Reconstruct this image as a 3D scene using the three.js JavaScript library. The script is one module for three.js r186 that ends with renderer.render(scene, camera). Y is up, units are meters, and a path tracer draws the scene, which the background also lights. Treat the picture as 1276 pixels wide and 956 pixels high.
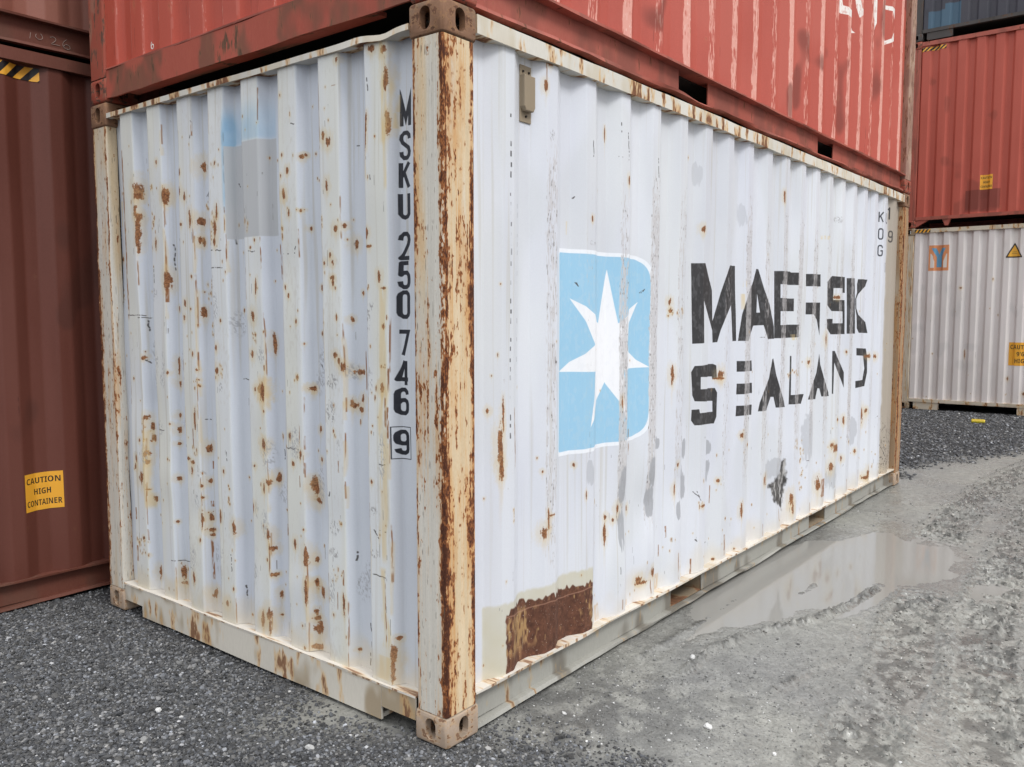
import * as THREE from 'three';
import { RoundedBoxGeometry } from 'three/addons/geometries/RoundedBoxGeometry.js';
import { mergeGeometries, toCreasedNormals } from 'three/addons/utils/BufferGeometryUtils.js';
import { Brush, Evaluator, SUBTRACTION } from 'three-bvh-csg';

// ---------------------------------------------------------------- camera, sky, sun, exposure
const scene = new THREE.Scene();
const renderer = new THREE.WebGLRenderer({ antialias: true });
renderer.setSize(1024, 767);
renderer.toneMapping = THREE.LinearToneMapping;
renderer.toneMappingExposure = 1.66;
renderer.shadowMap.enabled = true;

const camera = new THREE.PerspectiveCamera(48.76, 1024 / 767, 0.05, 1200);
camera.position.set(-2.1078, 1.5469, 1.9639);
camera.lookAt(-2.1078 + 0.78087, 1.5469 - 0.08291, 1.9639 - 0.61916);

{ // overcast sky: pale cloud layer, brighter overhead than at the horizon
  const W = 64, H = 32, d = new Float32Array(W * H * 4);
  for (let j = 0; j < H; j++) for (let i = 0; i < W; i++) {
    const el = ((j + 0.5) / H - 0.5) * Math.PI, s = Math.max(0, Math.sin(el));
    const L = el < 0 ? 0.30 : 0.42 + 0.92 * s, o = (j * W + i) * 4;
    d[o] = L * 0.985; d[o + 1] = L * 1.0; d[o + 2] = L * 1.035; d[o + 3] = 1;
  }
  const t = new THREE.DataTexture(d, W, H, THREE.RGBAFormat, THREE.FloatType);
  t.mapping = THREE.EquirectangularReflectionMapping; t.magFilter = THREE.LinearFilter; t.minFilter = THREE.LinearFilter; t.needsUpdate = true;
  scene.background = t; scene.environment = t;
}
const sun = new THREE.DirectionalLight(new THREE.Color(1.0, 0.98, 0.95), 1.15);
sun.position.set(1.5, 14, 11); sun.target.position.set(3, 0, 0);
sun.castShadow = true; sun.shadow.radius = 34; sun.shadow.mapSize.set(2048, 2048);
Object.assign(sun.shadow.camera, { left: -14, right: 14, top: 14, bottom: -14, near: 0.5, far: 60 });
scene.add(sun, sun.target);

// ---------------------------------------------------------------- numbers
function rng(seed) { let s = seed >>> 0; return () => { s = (s + 0x6D2B79F5) | 0; let t = Math.imul(s ^ (s >>> 15), 1 | s); t = (t + Math.imul(t ^ (t >>> 7), 61 | t)) ^ t; return ((t ^ (t >>> 14)) >>> 0) / 4294967296; }; }
const LAT = new Float32Array(65536); { const r = rng(77); for (let i = 0; i < 65536; i++) LAT[i] = r(); }
function N(x, y) { // value noise, 0..1
  const xi = Math.floor(x), yi = Math.floor(y); let fx = x - xi, fy = y - yi; fx = fx * fx * (3 - 2 * fx); fy = fy * fy * (3 - 2 * fy);
  const x0 = xi & 255, x1 = (xi + 1) & 255, y0 = (yi & 255) << 8, y1 = ((yi + 1) & 255) << 8;
  const a = LAT[y0 + x0], b = LAT[y0 + x1], c = LAT[y1 + x0], e = LAT[y1 + x1];
  return a + (b - a) * fx + (c - a + (a - b - c + e) * fx) * fy;
}
const F2 = (x, y) => N(x, y) * 0.65 + N(x * 2.13 + 17.3, y * 2.13 + 5.1) * 0.35;
const F3 = (x, y) => N(x, y) * 0.55 + N(x * 2.13 + 17.3, y * 2.13 + 5.1) * 0.28 + N(x * 4.4 + 3.7, y * 4.4 + 41.9) * 0.17;
const sst = (a, b, x) => { const t = Math.min(1, Math.max(0, (x - a) / (b - a))); return t * t * (3 - 2 * t); };
const lerp = (a, b, t) => a + (b - a) * t;
const clamp = (x, a, b) => Math.min(b, Math.max(a, x));

// ---------------------------------------------------------------- paint and rust textures, in metres
class Skin {
  constructor(u0, u1, v0, v1, W, H, wrap = false) {
    Object.assign(this, { u0, u1, v0, v1, W, H, wrap });
    this.c = new Uint8ClampedArray(W * H * 4); this.x = new Uint8ClampedArray(W * H * 4);
    this.sx = W / (u1 - u0); this.sy = H / (v1 - v0);
  }
  each(fn) { // fn(u, v, o) -> fills this.c at o
    const { W, H } = this;
    for (let j = 0; j < H; j++) { const v = this.v0 + (j + 0.5) / this.sy; for (let i = 0; i < W; i++) fn(this.u0 + (i + 0.5) / this.sx, v, (j * W + i) * 4); }
  }
  base(o, r, g, b, rough, bump = 128) { const c = this.c, x = this.x; c[o] = r; c[o + 1] = g; c[o + 2] = b; c[o + 3] = 255; x[o] = bump; x[o + 1] = rough * 255; x[o + 3] = 255; }
  mix(o, r, g, b, a, rough = -1, bump = 0) {
    if (a <= 0) return; const c = this.c, x = this.x;
    c[o] += (r - c[o]) * a; c[o + 1] += (g - c[o + 1]) * a; c[o + 2] += (b - c[o + 2]) * a;
    if (rough >= 0) x[o + 1] += (rough * 255 - x[o + 1]) * a; if (bump) x[o] += bump * a;
  }
  box(ua, ub, va, vb, fn) {
    const i0 = clamp(Math.floor((ua - this.u0) * this.sx), 0, this.W), i1 = clamp(Math.ceil((ub - this.u0) * this.sx), 0, this.W);
    const j0 = clamp(Math.floor((va - this.v0) * this.sy), 0, this.H), j1 = clamp(Math.ceil((vb - this.v0) * this.sy), 0, this.H);
    for (let j = j0; j < j1; j++) { const v = this.v0 + (j + 0.5) / this.sy; for (let i = i0; i < i1; i++) fn(this.u0 + (i + 0.5) / this.sx, v, (j * this.W + i) * 4); }
  }
  rust(u, v, w, h, k = 1) { // a corroded spot with a ring of stain and a run below
    const a = w * 0.31, b = h * 0.52, e = Math.max(0.004, Math.min(w, h) * 0.7), run = h * 1.2 + 0.02, q = u * 91 + v * 53, ex = sst(0.02, 0.05, w) * 0.3;
    this.box(u - a - e * 1.6, u + a + e * 1.6, v - b - run, v + b + e * 1.6, (x, y, o) => {
      const n = (F2(x * 150 + q, y * 44) - 0.5) * 0.95 + (N(x * 420, y * 260 + q) - 0.5) * 0.35 + ex * (N(x * 45 + q, y * 22) - 0.5), dx = (x - u) / (a + 0.001), dy = (y - v) / (b + 0.001), d = Math.hypot(dx, dy) + n * 1.15;
      const m = Math.hypot(dx / (1 + e / a), dy / (1 + e / b));
      this.mix(o, 206, 178, 128, sst(1.3, 0.5, m + n * 0.6) * 0.26 * k, 0.7);
      if (y < v) { const t = (v - y) / (b + run); this.mix(o, 205, 176, 128, (1 - t) * sst(1.2, 0.15, Math.abs(dx) * 1.3 + n * 0.8) * 0.30 * k, 0.7); }
      const c = sst(1.06, 0.74, d); if (c > 0) { const t = F2(x * 300, y * 220 + q); this.mix(o, lerp(84, 178, t), lerp(50, 124, t), lerp(34, 80, t), c * 0.95 * k, 0.92, -34); }
    });
  }
  specks(u, v, w, h, seed, n) { const r = rng(seed * 7919 + 13); for (let i = 0; i < n; i++) { const s = 0.003 + 0.010 * r() * r(); this.rust(u + (r() - 0.5) * w, v + (r() - 0.5) * h, s, s * (0.8 + 1.6 * r()), 0.55 + 0.45 * r()); } }
  streak(u, v, w, h, R, G, B, k, fx = 170, fy = 26, rough = 0.7) { // broken vertical line or smear
    const q = u * 37 + v * 11;
    this.box(u - w, u + w, v - h / 2, v + h / 2, (x, y, o) => {
      const wob = (N(y * 9 + q, q) - 0.5) * w * 0.7, d = Math.abs(x - u - wob) / (w / 2), e = 1 - Math.abs(y - v) / (h / 2);
      this.mix(o, R, G, B, k * sst(1.1, 0.4, d) * sst(0, 0.15, e) * sst(0.25, 0.6, F2(x * fx + q, y * fy)), rough);
    });
  }
  line(ua, va, ub, vb, t, R = 66, G = 63, B = 62, k = 0.85) { // a scratch, wandering a little and broken
    const L = Math.hypot(ub - ua, vb - va), q = ua * 71 + va * 37;
    this.box(Math.min(ua, ub) - 0.01, Math.max(ua, ub) + 0.01, Math.min(va, vb) - 0.01, Math.max(va, vb) + 0.01, (x, y, o) => {
      const s = clamp(((x - ua) * (ub - ua) + (y - va) * (vb - va)) / (L * L), 0, 1), wob = (N(s * L * 60 + q, q) - 0.5) * 0.006, nx = -(vb - va) / L * wob, ny = (ub - ua) / L * wob, d = Math.hypot(x - ua - (ub - ua) * s - nx, y - va - (vb - va) * s - ny);
      this.mix(o, R, G, B, k * sst(t, t * 0.35, d) * sst(0.22, 0.5, N(s * L * 140 + q, 3.3 + q)), 0.7, -18);
    });
  }
  scuff(u, v, w, h, R, G, B, k) {
    const q = u * 17 + v * 29;
    this.box(u - w / 2, u + w / 2, v - h / 2, v + h / 2, (x, y, o) => {
      const dx = Math.abs(x - u) / (w / 2), dy = Math.abs(y - v) / (h / 2);
      this.mix(o, R, G, B, k * sst(1, 0.5, Math.hypot(dx, dy)) * sst(0.5, 0.68, F2(x * 240 + y * 60 + q, y * 110)), 0.6);
    });
  }
  marks(list, seed) {
    list.forEach(([mu, mv, mw, mh, t], i) => {
      const u = mu / 1000, v = mv / 1000, w = mw / 1000, h = mh / 1000;
      if (u < this.u0 - 0.2 || u > this.u1 + 0.2) return;
      if (t === 0) this.rust(u, v, w, h); else if (t === 1) this.specks(u, v, w, h, seed + i, Math.round(5 + w * h * 1600));
      else if (t === 2) { const f = (i * 7919) % 2 ? 1 : -1; if (w > 2 * h) this.line(u - w / 2, v + h * 0.1, u + w / 2, v - h * 0.1, 0.003); else if (h > 2 * w) this.line(u - w * 0.1, v + h / 2, u + w * 0.1, v - h / 2, 0.0035); else { this.line(u - w * 0.4, v - f * h * 0.4, u + w * 0.4, v + f * h * 0.4, 0.003); this.line(u - w * 0.1, v - f * h * 0.4, u + w * 0.2, v + f * h * 0.1, 0.0025); } } else if (t === 3) this.streak(u, v, w, h, 128, 80, 48, 0.85, 300, 40, 0.9);
      else if (t === 4) this.streak(u, v, w * 1.3, h, 212, 184, 128, 0.5, 60, 6); else this.scuff(u, v, w, h, 138, 136, 136, 0.7);
    });
  }
  print(draw, wear) { // flat lettering; wear(u, v) 0..1 takes it off again
    const cv = document.createElement('canvas'); cv.width = this.W; cv.height = this.H; const g = cv.getContext('2d');
    g.setTransform(this.sx, 0, 0, -this.sy, -this.u0 * this.sx, this.H + this.v0 * this.sy); draw(g);
    const p = g.getImageData(0, 0, this.W, this.H).data;
    for (let j = 0; j < this.H; j++) for (let i = 0; i < this.W; i++) {
      const s = ((this.H - 1 - j) * this.W + i) * 4; if (!p[s + 3]) continue;
      this.mix((j * this.W + i) * 4, p[s], p[s + 1], p[s + 2], (p[s + 3] / 255) * (1 - wear(this.u0 + (i + 0.5) / this.sx, this.v0 + (j + 0.5) / this.sy)), 0.5);
    }
  }
  tex(srgb) {
    const t = new THREE.DataTexture(new Uint8Array((srgb ? this.c : this.x).buffer), this.W, this.H, THREE.RGBAFormat);
    t.magFilter = THREE.LinearFilter; t.minFilter = THREE.LinearFilter; if (srgb) t.colorSpace = THREE.SRGBColorSpace;
    t.wrapS = t.wrapT = this.wrap ? THREE.MirroredRepeatWrapping : THREE.ClampToEdgeWrapping; t.needsUpdate = true; return t;
  }
  material(name, bump = 0.0012, extra = {}) {
    const x = this.tex(false);
    return new THREE.MeshPhysicalMaterial({ name, map: this.tex(true), roughnessMap: x, roughness: 1, bumpMap: x, bumpScale: bump, specularIntensity: 0.7, ...extra });
  }
}
const plain = (name, hex, roughness, extra = {}) => new THREE.MeshStandardMaterial({ name, color: hex, roughness, ...extra });

// ---------------------------------------------------------------- scene helpers
const taken = {};
const numbered = (n) => { const k = taken[n] = (taken[n] ?? -1) + 1; return k ? n + '_' + String(k).padStart(3, '0') : n; };
function part(name, geo, mat, parent) { const m = new THREE.Mesh(geo, mat); m.name = name; m.castShadow = m.receiveShadow = true; parent.add(m); return m; }
function thing(name, label, category, x, y, z, turn = 0, group) {
  const g = new THREE.Group(); g.name = numbered(name); g.position.set(x, y, z); g.rotation.y = turn; g.userData = { label, category }; if (group) g.userData.group = group; scene.add(g); return g;
}
// planar coordinates in metres by the way each face points
function metreUV(geo, su = 1, sv = 1, ou = 0, ov = 0) {
  const g = geo.index ? geo.toNonIndexed() : geo; const p = g.attributes.position, uv = new Float32Array(p.count * 2), n = new THREE.Vector3(), a = new THREE.Vector3(), b = new THREE.Vector3(), c = new THREE.Vector3();
  for (let i = 0; i < p.count; i += 3) {
    a.fromBufferAttribute(p, i); b.fromBufferAttribute(p, i + 1); c.fromBufferAttribute(p, i + 2); n.crossVectors(b.clone().sub(a), c.clone().sub(a));
    const ax = Math.abs(n.x), ay = Math.abs(n.y), az = Math.abs(n.z);
    [a, b, c].forEach((q, k) => { const [s, t] = ax > ay && ax > az ? [q.z, q.y] : ay > az ? [q.x, q.z] : [q.x, q.y]; uv[(i + k) * 2] = s * su + ou; uv[(i + k) * 2 + 1] = t * sv + ov; });
  }
  g.setAttribute('uv', new THREE.BufferAttribute(uv, 2)); return g;
}
// a bar from corner to corner, cut along its length, its edges knocked about by dent metres
function bar(x0, x1, y0, y1, z0, z1, dent = 0, seed = 0, cut = 0.06) {
  const n = (a, b) => Math.max(1, Math.min(160, Math.round(Math.abs(b - a) / cut)));
  const g = new THREE.BoxGeometry(x1 - x0, y1 - y0, z1 - z0, n(x0, x1), 1, n(z0, z1)); g.translate((x0 + x1) / 2, (y0 + y1) / 2, (z0 + z1) / 2);
  if (dent) { const p = g.attributes.position, lx = x1 - x0 > z1 - z0; for (let i = 0; i < p.count; i++) {
    const s = (lx ? p.getX(i) : p.getZ(i)) * 4 + seed * 13.7, t = p.getY(i) > (y0 + y1) / 2 ? 3 : 9;
    p.setY(i, p.getY(i) + (F2(s, t) - 0.5) * dent); const o = (F2(s * 0.7, t + 5) - 0.5) * dent; if (lx) p.setZ(i, p.getZ(i) + o); else p.setX(i, p.getX(i) + o);
  } g.computeVertexNormals(); }
  return g;
}
const joined = (list, su = 0.5, sv = 0.5) => { const g = mergeGeometries(list.map((q) => { const r = metreUV(q, su, sv); for (const k of Object.keys(r.attributes)) if (!['position', 'normal', 'uv'].includes(k)) r.deleteAttribute(k); return r; })); return g; };

// a bent steel sheet: profile points [s, d] (s along, d outward) with rounded bends, standing from y0 to y1
function rounded(pts, r, n = 3) {
  const out = [pts[0]];
  for (let i = 1; i < pts.length - 1; i++) {
    const [ax, ay] = pts[i - 1], [bx, by] = pts[i], [cx, cy] = pts[i + 1], l1 = Math.hypot(ax - bx, ay - by), l2 = Math.hypot(cx - bx, cy - by), q = Math.min(r, l1 * 0.45, l2 * 0.45);
    const p = [bx + (ax - bx) / l1 * q, by + (ay - by) / l1 * q], s = [bx + (cx - bx) / l2 * q, by + (cy - by) / l2 * q];
    for (let k = 0; k <= n; k++) { const t = k / n, w = 1 - t; out.push([w * w * p[0] + 2 * w * t * bx + t * t * s[0], w * w * p[1] + 2 * w * t * by + t * t * s[1]]); }
  }
  out.push(pts[pts.length - 1]); return out;
}
function clipped(pts, a, b) {
  const at = (s) => { for (let i = 1; i < pts.length; i++) if (pts[i][0] >= s) { const t = (s - pts[i - 1][0]) / (pts[i][0] - pts[i - 1][0] || 1); return [s, lerp(pts[i - 1][1], pts[i][1], t)]; } return pts[pts.length - 1]; };
  return [at(a), ...pts.filter((p) => p[0] > a + 1e-5 && p[0] < b - 1e-5), at(b)];
}
// place(s, d, y) -> [x, y, z]; uv(s, y) -> [u, v]; dent(s, y) -> metres outward
function sheet(pts, y0, y1, ny, place, uv, dent = () => 0, out = [0, 0, 1]) {
  const nx = pts.length, P = [], U = [], I = [];
  for (let j = 0; j <= ny; j++) for (let i = 0; i < nx; i++) { const y = lerp(y0, y1, j / ny), [s, d] = pts[i]; P.push(...place(s, d + dent(s, y), y)); U.push(...uv(s, y)); }
  for (let j = 0; j < ny; j++) for (let i = 0; i < nx - 1; i++) { const a = j * nx + i, b = a + 1, c = a + nx, e = c + 1; I.push(a, b, e, a, e, c); }
  const g = new THREE.BufferGeometry(); g.setAttribute('position', new THREE.Float32BufferAttribute(P, 3)); g.setAttribute('uv', new THREE.Float32BufferAttribute(U, 2));
  g.setIndex(I); g.computeVertexNormals();
  let s = 0; const nn = g.attributes.normal; for (let i = 0; i < nn.count; i++) s += nn.getX(i) * out[0] + nn.getY(i) * out[1] + nn.getZ(i) * out[2];
  if (s < 0) { for (let k = 0; k < I.length; k += 3) { const t = I[k]; I[k] = I[k + 1]; I[k + 1] = t; } g.setIndex(I); g.computeVertexNormals(); }
  return g;
}
const ridges = (start, end, edge, pitch, outer, slopeA, inner, slopeB, depth) => { // outer flats begin at edge + k * pitch
  const p = [[start, -depth]]; for (let e = edge; e + outer < end - 0.03; e += pitch) { if (e - slopeB > start + 0.004) p.push([e - slopeB, -depth], [e, 0]); else p[0] = [start, 0]; p.push([e + outer, 0]); if (e + outer + slopeA < end - 0.004) p.push([e + outer + slopeA, -depth]); }
  p.push([end, p[p.length - 1][1]]); return p;
};
const END_MARKS = [[1845,2252,19,21,0],[1517,2201,46,46,0],[1364,2194,16,20,0],[1658,2186,18,28,0],[1555,2403,10,18,2],[1559,2331,10,20,2],[1853,2138,113,19,1],[1797,2101,41,53,0],[2051,2142,52,80,0],[2158,2197,17,302,3],[1663,2102,29,38,0],[1489,2083,33,37,2],[1248,2093,15,18,2],[2051,2114,40,30,0],[2060,2044,28,60,0],[2045,2011,32,34,0],[2051,1928,28,162,0],[2156,1821,15,636,3],[2272,2046,17,135,4],[2285,1819,30,21,0],[2287,1631,30,74,1],[1798,2088,30,68,0],[1894,1997,27,117,1],[1876,1875,23,49,0],[1915,1861,16,20,0],[1903,1731,12,79,2],[1799,1699,41,78,0],[1802,1630,15,69,3],[1574,1975,31,74,0],[1651,1950,36,15,0],[1616,2072,28,37,0],[1528,1957,50,37,0],[1492,2029,33,55,1],[1377,1926,65,117,1],[1372,1916,39,81,0],[1526,1868,24,38,0],[1534,1874,17,28,0],[1357,1987,23,54,0],[1380,1858,33,27,0],[1382,1821,98,7,2],[1378,1746,98,7,2],[1572,1712,17,13,0],[1632,1592,25,29,0],[1530,1549,24,48,0],[1758,1566,15,24,0],[1589,1566,18,10,0],[1644,1527,22,23,0],[1776,1808,9,118,2],[1487,1646,50,113,1],[1357,1514,13,13,0],[1488,1466,20,95,1],[1399,1393,23,28,0],[1393,1291,90,66,1],[1393,1291,40,37,0],[1369,1218,33,56,5],[1771,1293,18,90,0],[1806,1264,23,14,0],[1767,1213,26,30,0],[1584,1360,14,23,0],[1553,1289,21,12,0],[1565,1231,53,58,1],[2048,1328,24,17,0],[2036,1309,16,21,2],[2134,1221,17,11,0],[1116,1533,33,44,0],[1088,1656,18,70,0],[1241,1558,12,13,0],[1119,1445,36,53,1],[1133,1373,33,27,0],[1077,1229,75,45,0],[1239,1258,46,6,2],[1118,1821,18,10,0],[1111,1805,45,5,2],[1275,1859,9,27,2],[1151,1911,45,52,1],[1087,1851,15,12,0],[2101,1536,124,7,2],[2041,1524,60,8,2],[2033,1490,12,62,2],[2399,1544,133,8,2],[2087,727,58,54,0],[2132,818,21,32,0],[2139,780,21,32,0],[2049,1031,33,31,0],[2049,973,37,126,1],[2051,849,37,32,0],[2046,809,29,21,0],[2094,915,21,17,0],[2027,929,28,42,0],[2030,987,20,32,0],[1891,985,59,6,2],[2352,597,49,25,0],[2027,619,24,26,0],[2049,670,25,8,0],[1777,1059,18,24,0],[1778,991,22,34,0],[1781,922,15,14,0],[1807,1020,19,10,0],[1780,756,22,22,0],[1833,847,15,10,0],[1579,1063,25,88,0],[1597,973,9,98,3],[1591,915,36,39,1],[1647,870,55,14,0],[1616,856,54,16,0],[1623,821,25,36,0],[1526,928,34,35,0],[1515,849,14,39,3],[1366,843,17,19,0],[1527,775,24,20,0],[1551,753,18,14,0],[1549,697,18,10,0],[1527,666,14,30,3],[1557,590,32,70,0],[1529,607,21,40,0],[1401,633,17,58,0],[1523,544,55,20,0],[1525,520,24,16,0],[1571,494,18,20,0],[1308,595,30,57,0],[1327,744,26,105,1],[2159,535,17,66,3],[2089,417,29,15,0],[2106,370,106,77,1],[2157,329,21,88,3],[2020,246,24,66,0],[1780,294,26,83,0],[1775,241,37,21,0],[1629,307,26,51,0],[1527,403,9,199,3],[1743,351,185,6,2],[1329,429,17,78,2],[1135,893,22,15,0],[1242,823,12,9,0],[1071,990,33,54,0],[1076,805,21,46,0],[1070,1209,36,89,0],[1118,1224,21,18,0],[1161,711,31,37,0],[1338,913,13,38,2],[1791,545,11,10,0],[1526,1060,24,6,2],[2054,773,41,422,4],[1517,244,35,41,0],[1363,239,34,30,0],[1315,314,20,14,0],[1272,300,13,58,2],[1103,221,34,57,0],[1238,201,16,10,0],[895,2408,11,13,0],[815,2287,27,10,2],[886,2174,14,11,0],[854,2111,22,24,0],[896,2093,11,16,0],[880,2025,33,33,0],[784,2159,18,15,0],[777,2166,10,10,0],[734,2167,10,8,0],[632,2219,25,31,0],[608,2193,42,34,0],[619,2030,25,43,0],[561,2394,36,4,3],[552,2484,19,18,0],[400,2245,14,67,0],[405,2179,14,104,0],[390,2370,6,44,2],[300,2384,28,94,0],[293,2227,30,73,0],[369,2491,51,22,0],[309,2479,39,29,0],[309,2196,15,438,4],[353,2180,9,7,0],[378,2038,7,15,2],[277,2291,15,66,4],[274,2230,15,59,4],[489,2170,14,5,2],[306,2356,33,434,4],[878,2014,25,30,0],[851,1942,16,30,0],[897,1862,17,50,1],[972,1758,8,154,3],[891,1652,14,17,0],[872,1618,14,17,0],[821,1804,11,15,2],[866,1784,82,4,2],[791,1951,26,11,1],[768,1879,13,15,0],[654,1896,18,40,1],[571,1865,34,28,0],[536,1875,12,19,0],[597,1957,7,6,0],[608,1766,17,22,0],[596,1742,25,22,0],[646,1740,18,16,0],[600,1682,42,16,0],[596,1666,20,32,0],[717,1646,13,20,0],[581,1642,10,13,0],[503,1808,30,39,0],[403,1838,23,33,0],[389,1791,46,8,0],[474,1623,16,13,0],[523,1523,14,18,0],[575,1531,12,19,0],[659,1510,13,8,0],[719,1466,10,13,0],[573,1463,7,6,0],[825,1513,14,17,0],[1024,1419,17,79,0],[832,1281,27,26,1],[591,1386,42,21,0],[570,1362,25,24,0],[552,1341,39,29,0],[505,1322,78,21,0],[466,1328,7,160,3],[339,1679,22,48,0],[316,1637,38,8,0],[319,1467,40,366,4],[316,1497,27,9,1],[319,1352,27,15,1],[326,1275,27,31,0],[773,1243,42,20,0],[726,1334,10,17,2],[400,1527,30,124,5],[382,1573,34,38,5],[615,1283,88,74,5],[1071,1225,30,44,0],[901,1954,41,166,4],[1069,1209,33,71,0],[773,1245,39,20,0],[1073,990,30,41,0],[1060,1134,12,9,0],[1050,831,33,22,0],[1077,796,12,27,0],[1021,849,26,38,0],[993,1028,9,27,0],[885,1043,20,30,0],[819,976,25,33,0],[823,1053,7,103,3],[868,932,28,17,0],[823,864,8,52,3],[873,995,84,4,2],[984,953,7,45,2],[740,1079,18,24,0],[608,1089,10,13,0],[737,958,16,19,0],[773,855,29,60,0],[767,829,34,52,0],[758,783,40,31,0],[643,838,13,24,2],[580,952,10,50,3],[528,1199,15,45,0],[519,1194,43,21,0],[493,1177,36,21,0],[486,1220,21,29,0],[380,1129,7,6,0],[326,1272,32,29,0],[308,1185,11,116,3],[297,1147,11,124,3],[331,988,30,5,2],[390,918,12,13,0],[1055,604,30,51,0],[1042,545,42,26,0],[1064,493,12,18,0],[1037,429,33,15,0],[978,716,11,7,0],[974,630,9,55,3],[866,600,23,41,0],[802,554,36,79,0],[772,542,21,21,0],[802,449,17,27,0],[772,445,19,30,0],[809,666,14,9,0],[618,705,77,76,5],[580,728,25,33,1],[621,604,77,51,5],[598,515,77,51,1],[560,514,10,67,3],[370,721,35,32,2],[330,736,57,5,2],[522,601,6,33,2],[326,957,41,708,4],[386,807,58,40,5],[383,646,59,49,5],[624,1162,76,132,5],[362,562,93,5,2],[1021,343,18,42,0],[801,401,22,115,0],[772,437,21,41,0],[746,405,32,53,0],[563,409,20,85,0],[600,414,6,77,3],[1058,255,46,56,0],[1097,227,31,66,0],[1053,200,24,56,0],[1021,251,12,7,0],[775,322,19,27,0],[773,295,32,18,0],[764,255,46,50,0],[829,258,11,13,0],[769,174,59,18,0],[818,167,20,13,0],[627,351,13,12,0],[459,327,10,30,2],[520,225,17,10,0],[277,334,20,15,0],[292,275,30,73,0],[294,210,25,98,0],[466,199,10,51,2],[324,429,7,243,3],[330,444,35,324,4],[346,212,70,99,4]];
const SIDE_MARKS = [[281,1186,19,19,0],[340,1161,15,158,0],[326,1043,30,175,0],[332,963,25,88,0],[417,1047,8,162,3],[403,773,8,49,1],[607,2423,22,40,0],[611,2471,7,126,3],[631,2511,56,13,0],[647,2238,43,64,5],[941,2242,23,78,2],[1084,2321,13,59,0],[1168,2357,14,45,2],[1228,2285,22,119,2],[1231,2138,18,46,0],[1502,2229,24,87,2],[1166,2232,21,5,2],[1872,2334,11,10,0],[1974,3130,9,4,2],[937,1944,16,19,0],[803,1896,15,60,4],[650,1824,57,49,5],[939,1843,65,26,5],[837,2023,12,9,2],[1681,1603,22,31,0],[1687,1560,35,15,0],[1727,1552,113,42,1],[1997,1981,44,32,0],[1701,1238,27,95,0],[2264,1206,65,47,0],[2258,1188,108,9,0],[2535,1612,29,96,4],[2552,1714,30,36,4],[2825,1402,32,8,2],[852,1665,22,21,2],[1403,1650,27,24,2],[598,913,17,12,0],[845,903,13,13,0],[633,712,18,104,0],[609,660,52,43,0],[657,725,59,7,0],[412,1073,10,243,3],[905,765,13,37,0],[1014,710,24,29,1],[1111,625,21,25,0],[1107,548,21,87,0],[1151,606,18,19,0],[1184,654,37,39,0],[1310,626,23,30,0],[1203,360,11,30,2],[1409,260,61,31,0],[1436,240,124,15,0],[1513,279,34,42,0],[1765,776,28,20,0],[1735,651,28,65,0],[2053,523,103,42,1],[2053,512,77,16,0],[2258,616,33,19,0],[2551,839,36,25,0],[2626,776,25,15,0],[2897,517,27,66,0],[2562,395,31,89,0],[2332,250,17,98,3],[2164,286,16,19,2],[1988,334,15,14,2],[2516,169,24,10,0],[1678,441,11,65,3],[1624,354,11,65,3],[1961,189,12,104,3],[2339,388,17,10,0],[2236,171,38,12,0],[1192,1146,22,44,0],[1313,945,11,130,3],[2205,544,13,107,3],[1996,573,76,68,2],[4990,719,68,114,0],[5038,756,47,34,0],[4278,759,59,25,0],[4472,738,31,64,0],[4260,549,167,54,0],[4203,578,48,31,0],[3446,679,103,57,1],[4200,414,67,63,0],[3384,321,55,85,0],[3402,247,47,72,0],[3921,332,63,91,0],[3981,294,92,140,3],[5094,226,120,71,0],[5067,204,180,25,0],[3007,503,34,81,0],[4559,560,21,23,0],[4465,440,31,39,0],[4765,459,33,27,0],[5330,680,31,21,2],[5605,324,134,222,2],[3666,536,42,15,2],[3619,481,33,292,1],[3116,2266,28,76,0],[4217,1661,114,21,0],[3973,1362,45,74,0],[3369,1390,46,41,4],[3384,1156,115,41,1],[3660,1212,33,29,0],[5033,1200,116,27,0],[5288,1189,61,35,0],[4480,1254,31,19,0],[4205,2218,141,60,5],[3942,2072,88,29,4]];
const GREY_PATCHES = [[1592,907,76,57],[1516,780,127,145],[1497,633,105,135],[1224,757,87,187],[1223,549,79,178],[1880,839,52,100],[1874,662,71,168],[1785,533,66,88],[2167,814,104,82],[2154,688,93,106],[944,860,87,120],[3110,558,252,135],[3687,694,169,353],[4212,334,145,174],[4729,620,108,200],[1949,2259,85,117],[2516,2104,86,129]];
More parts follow.
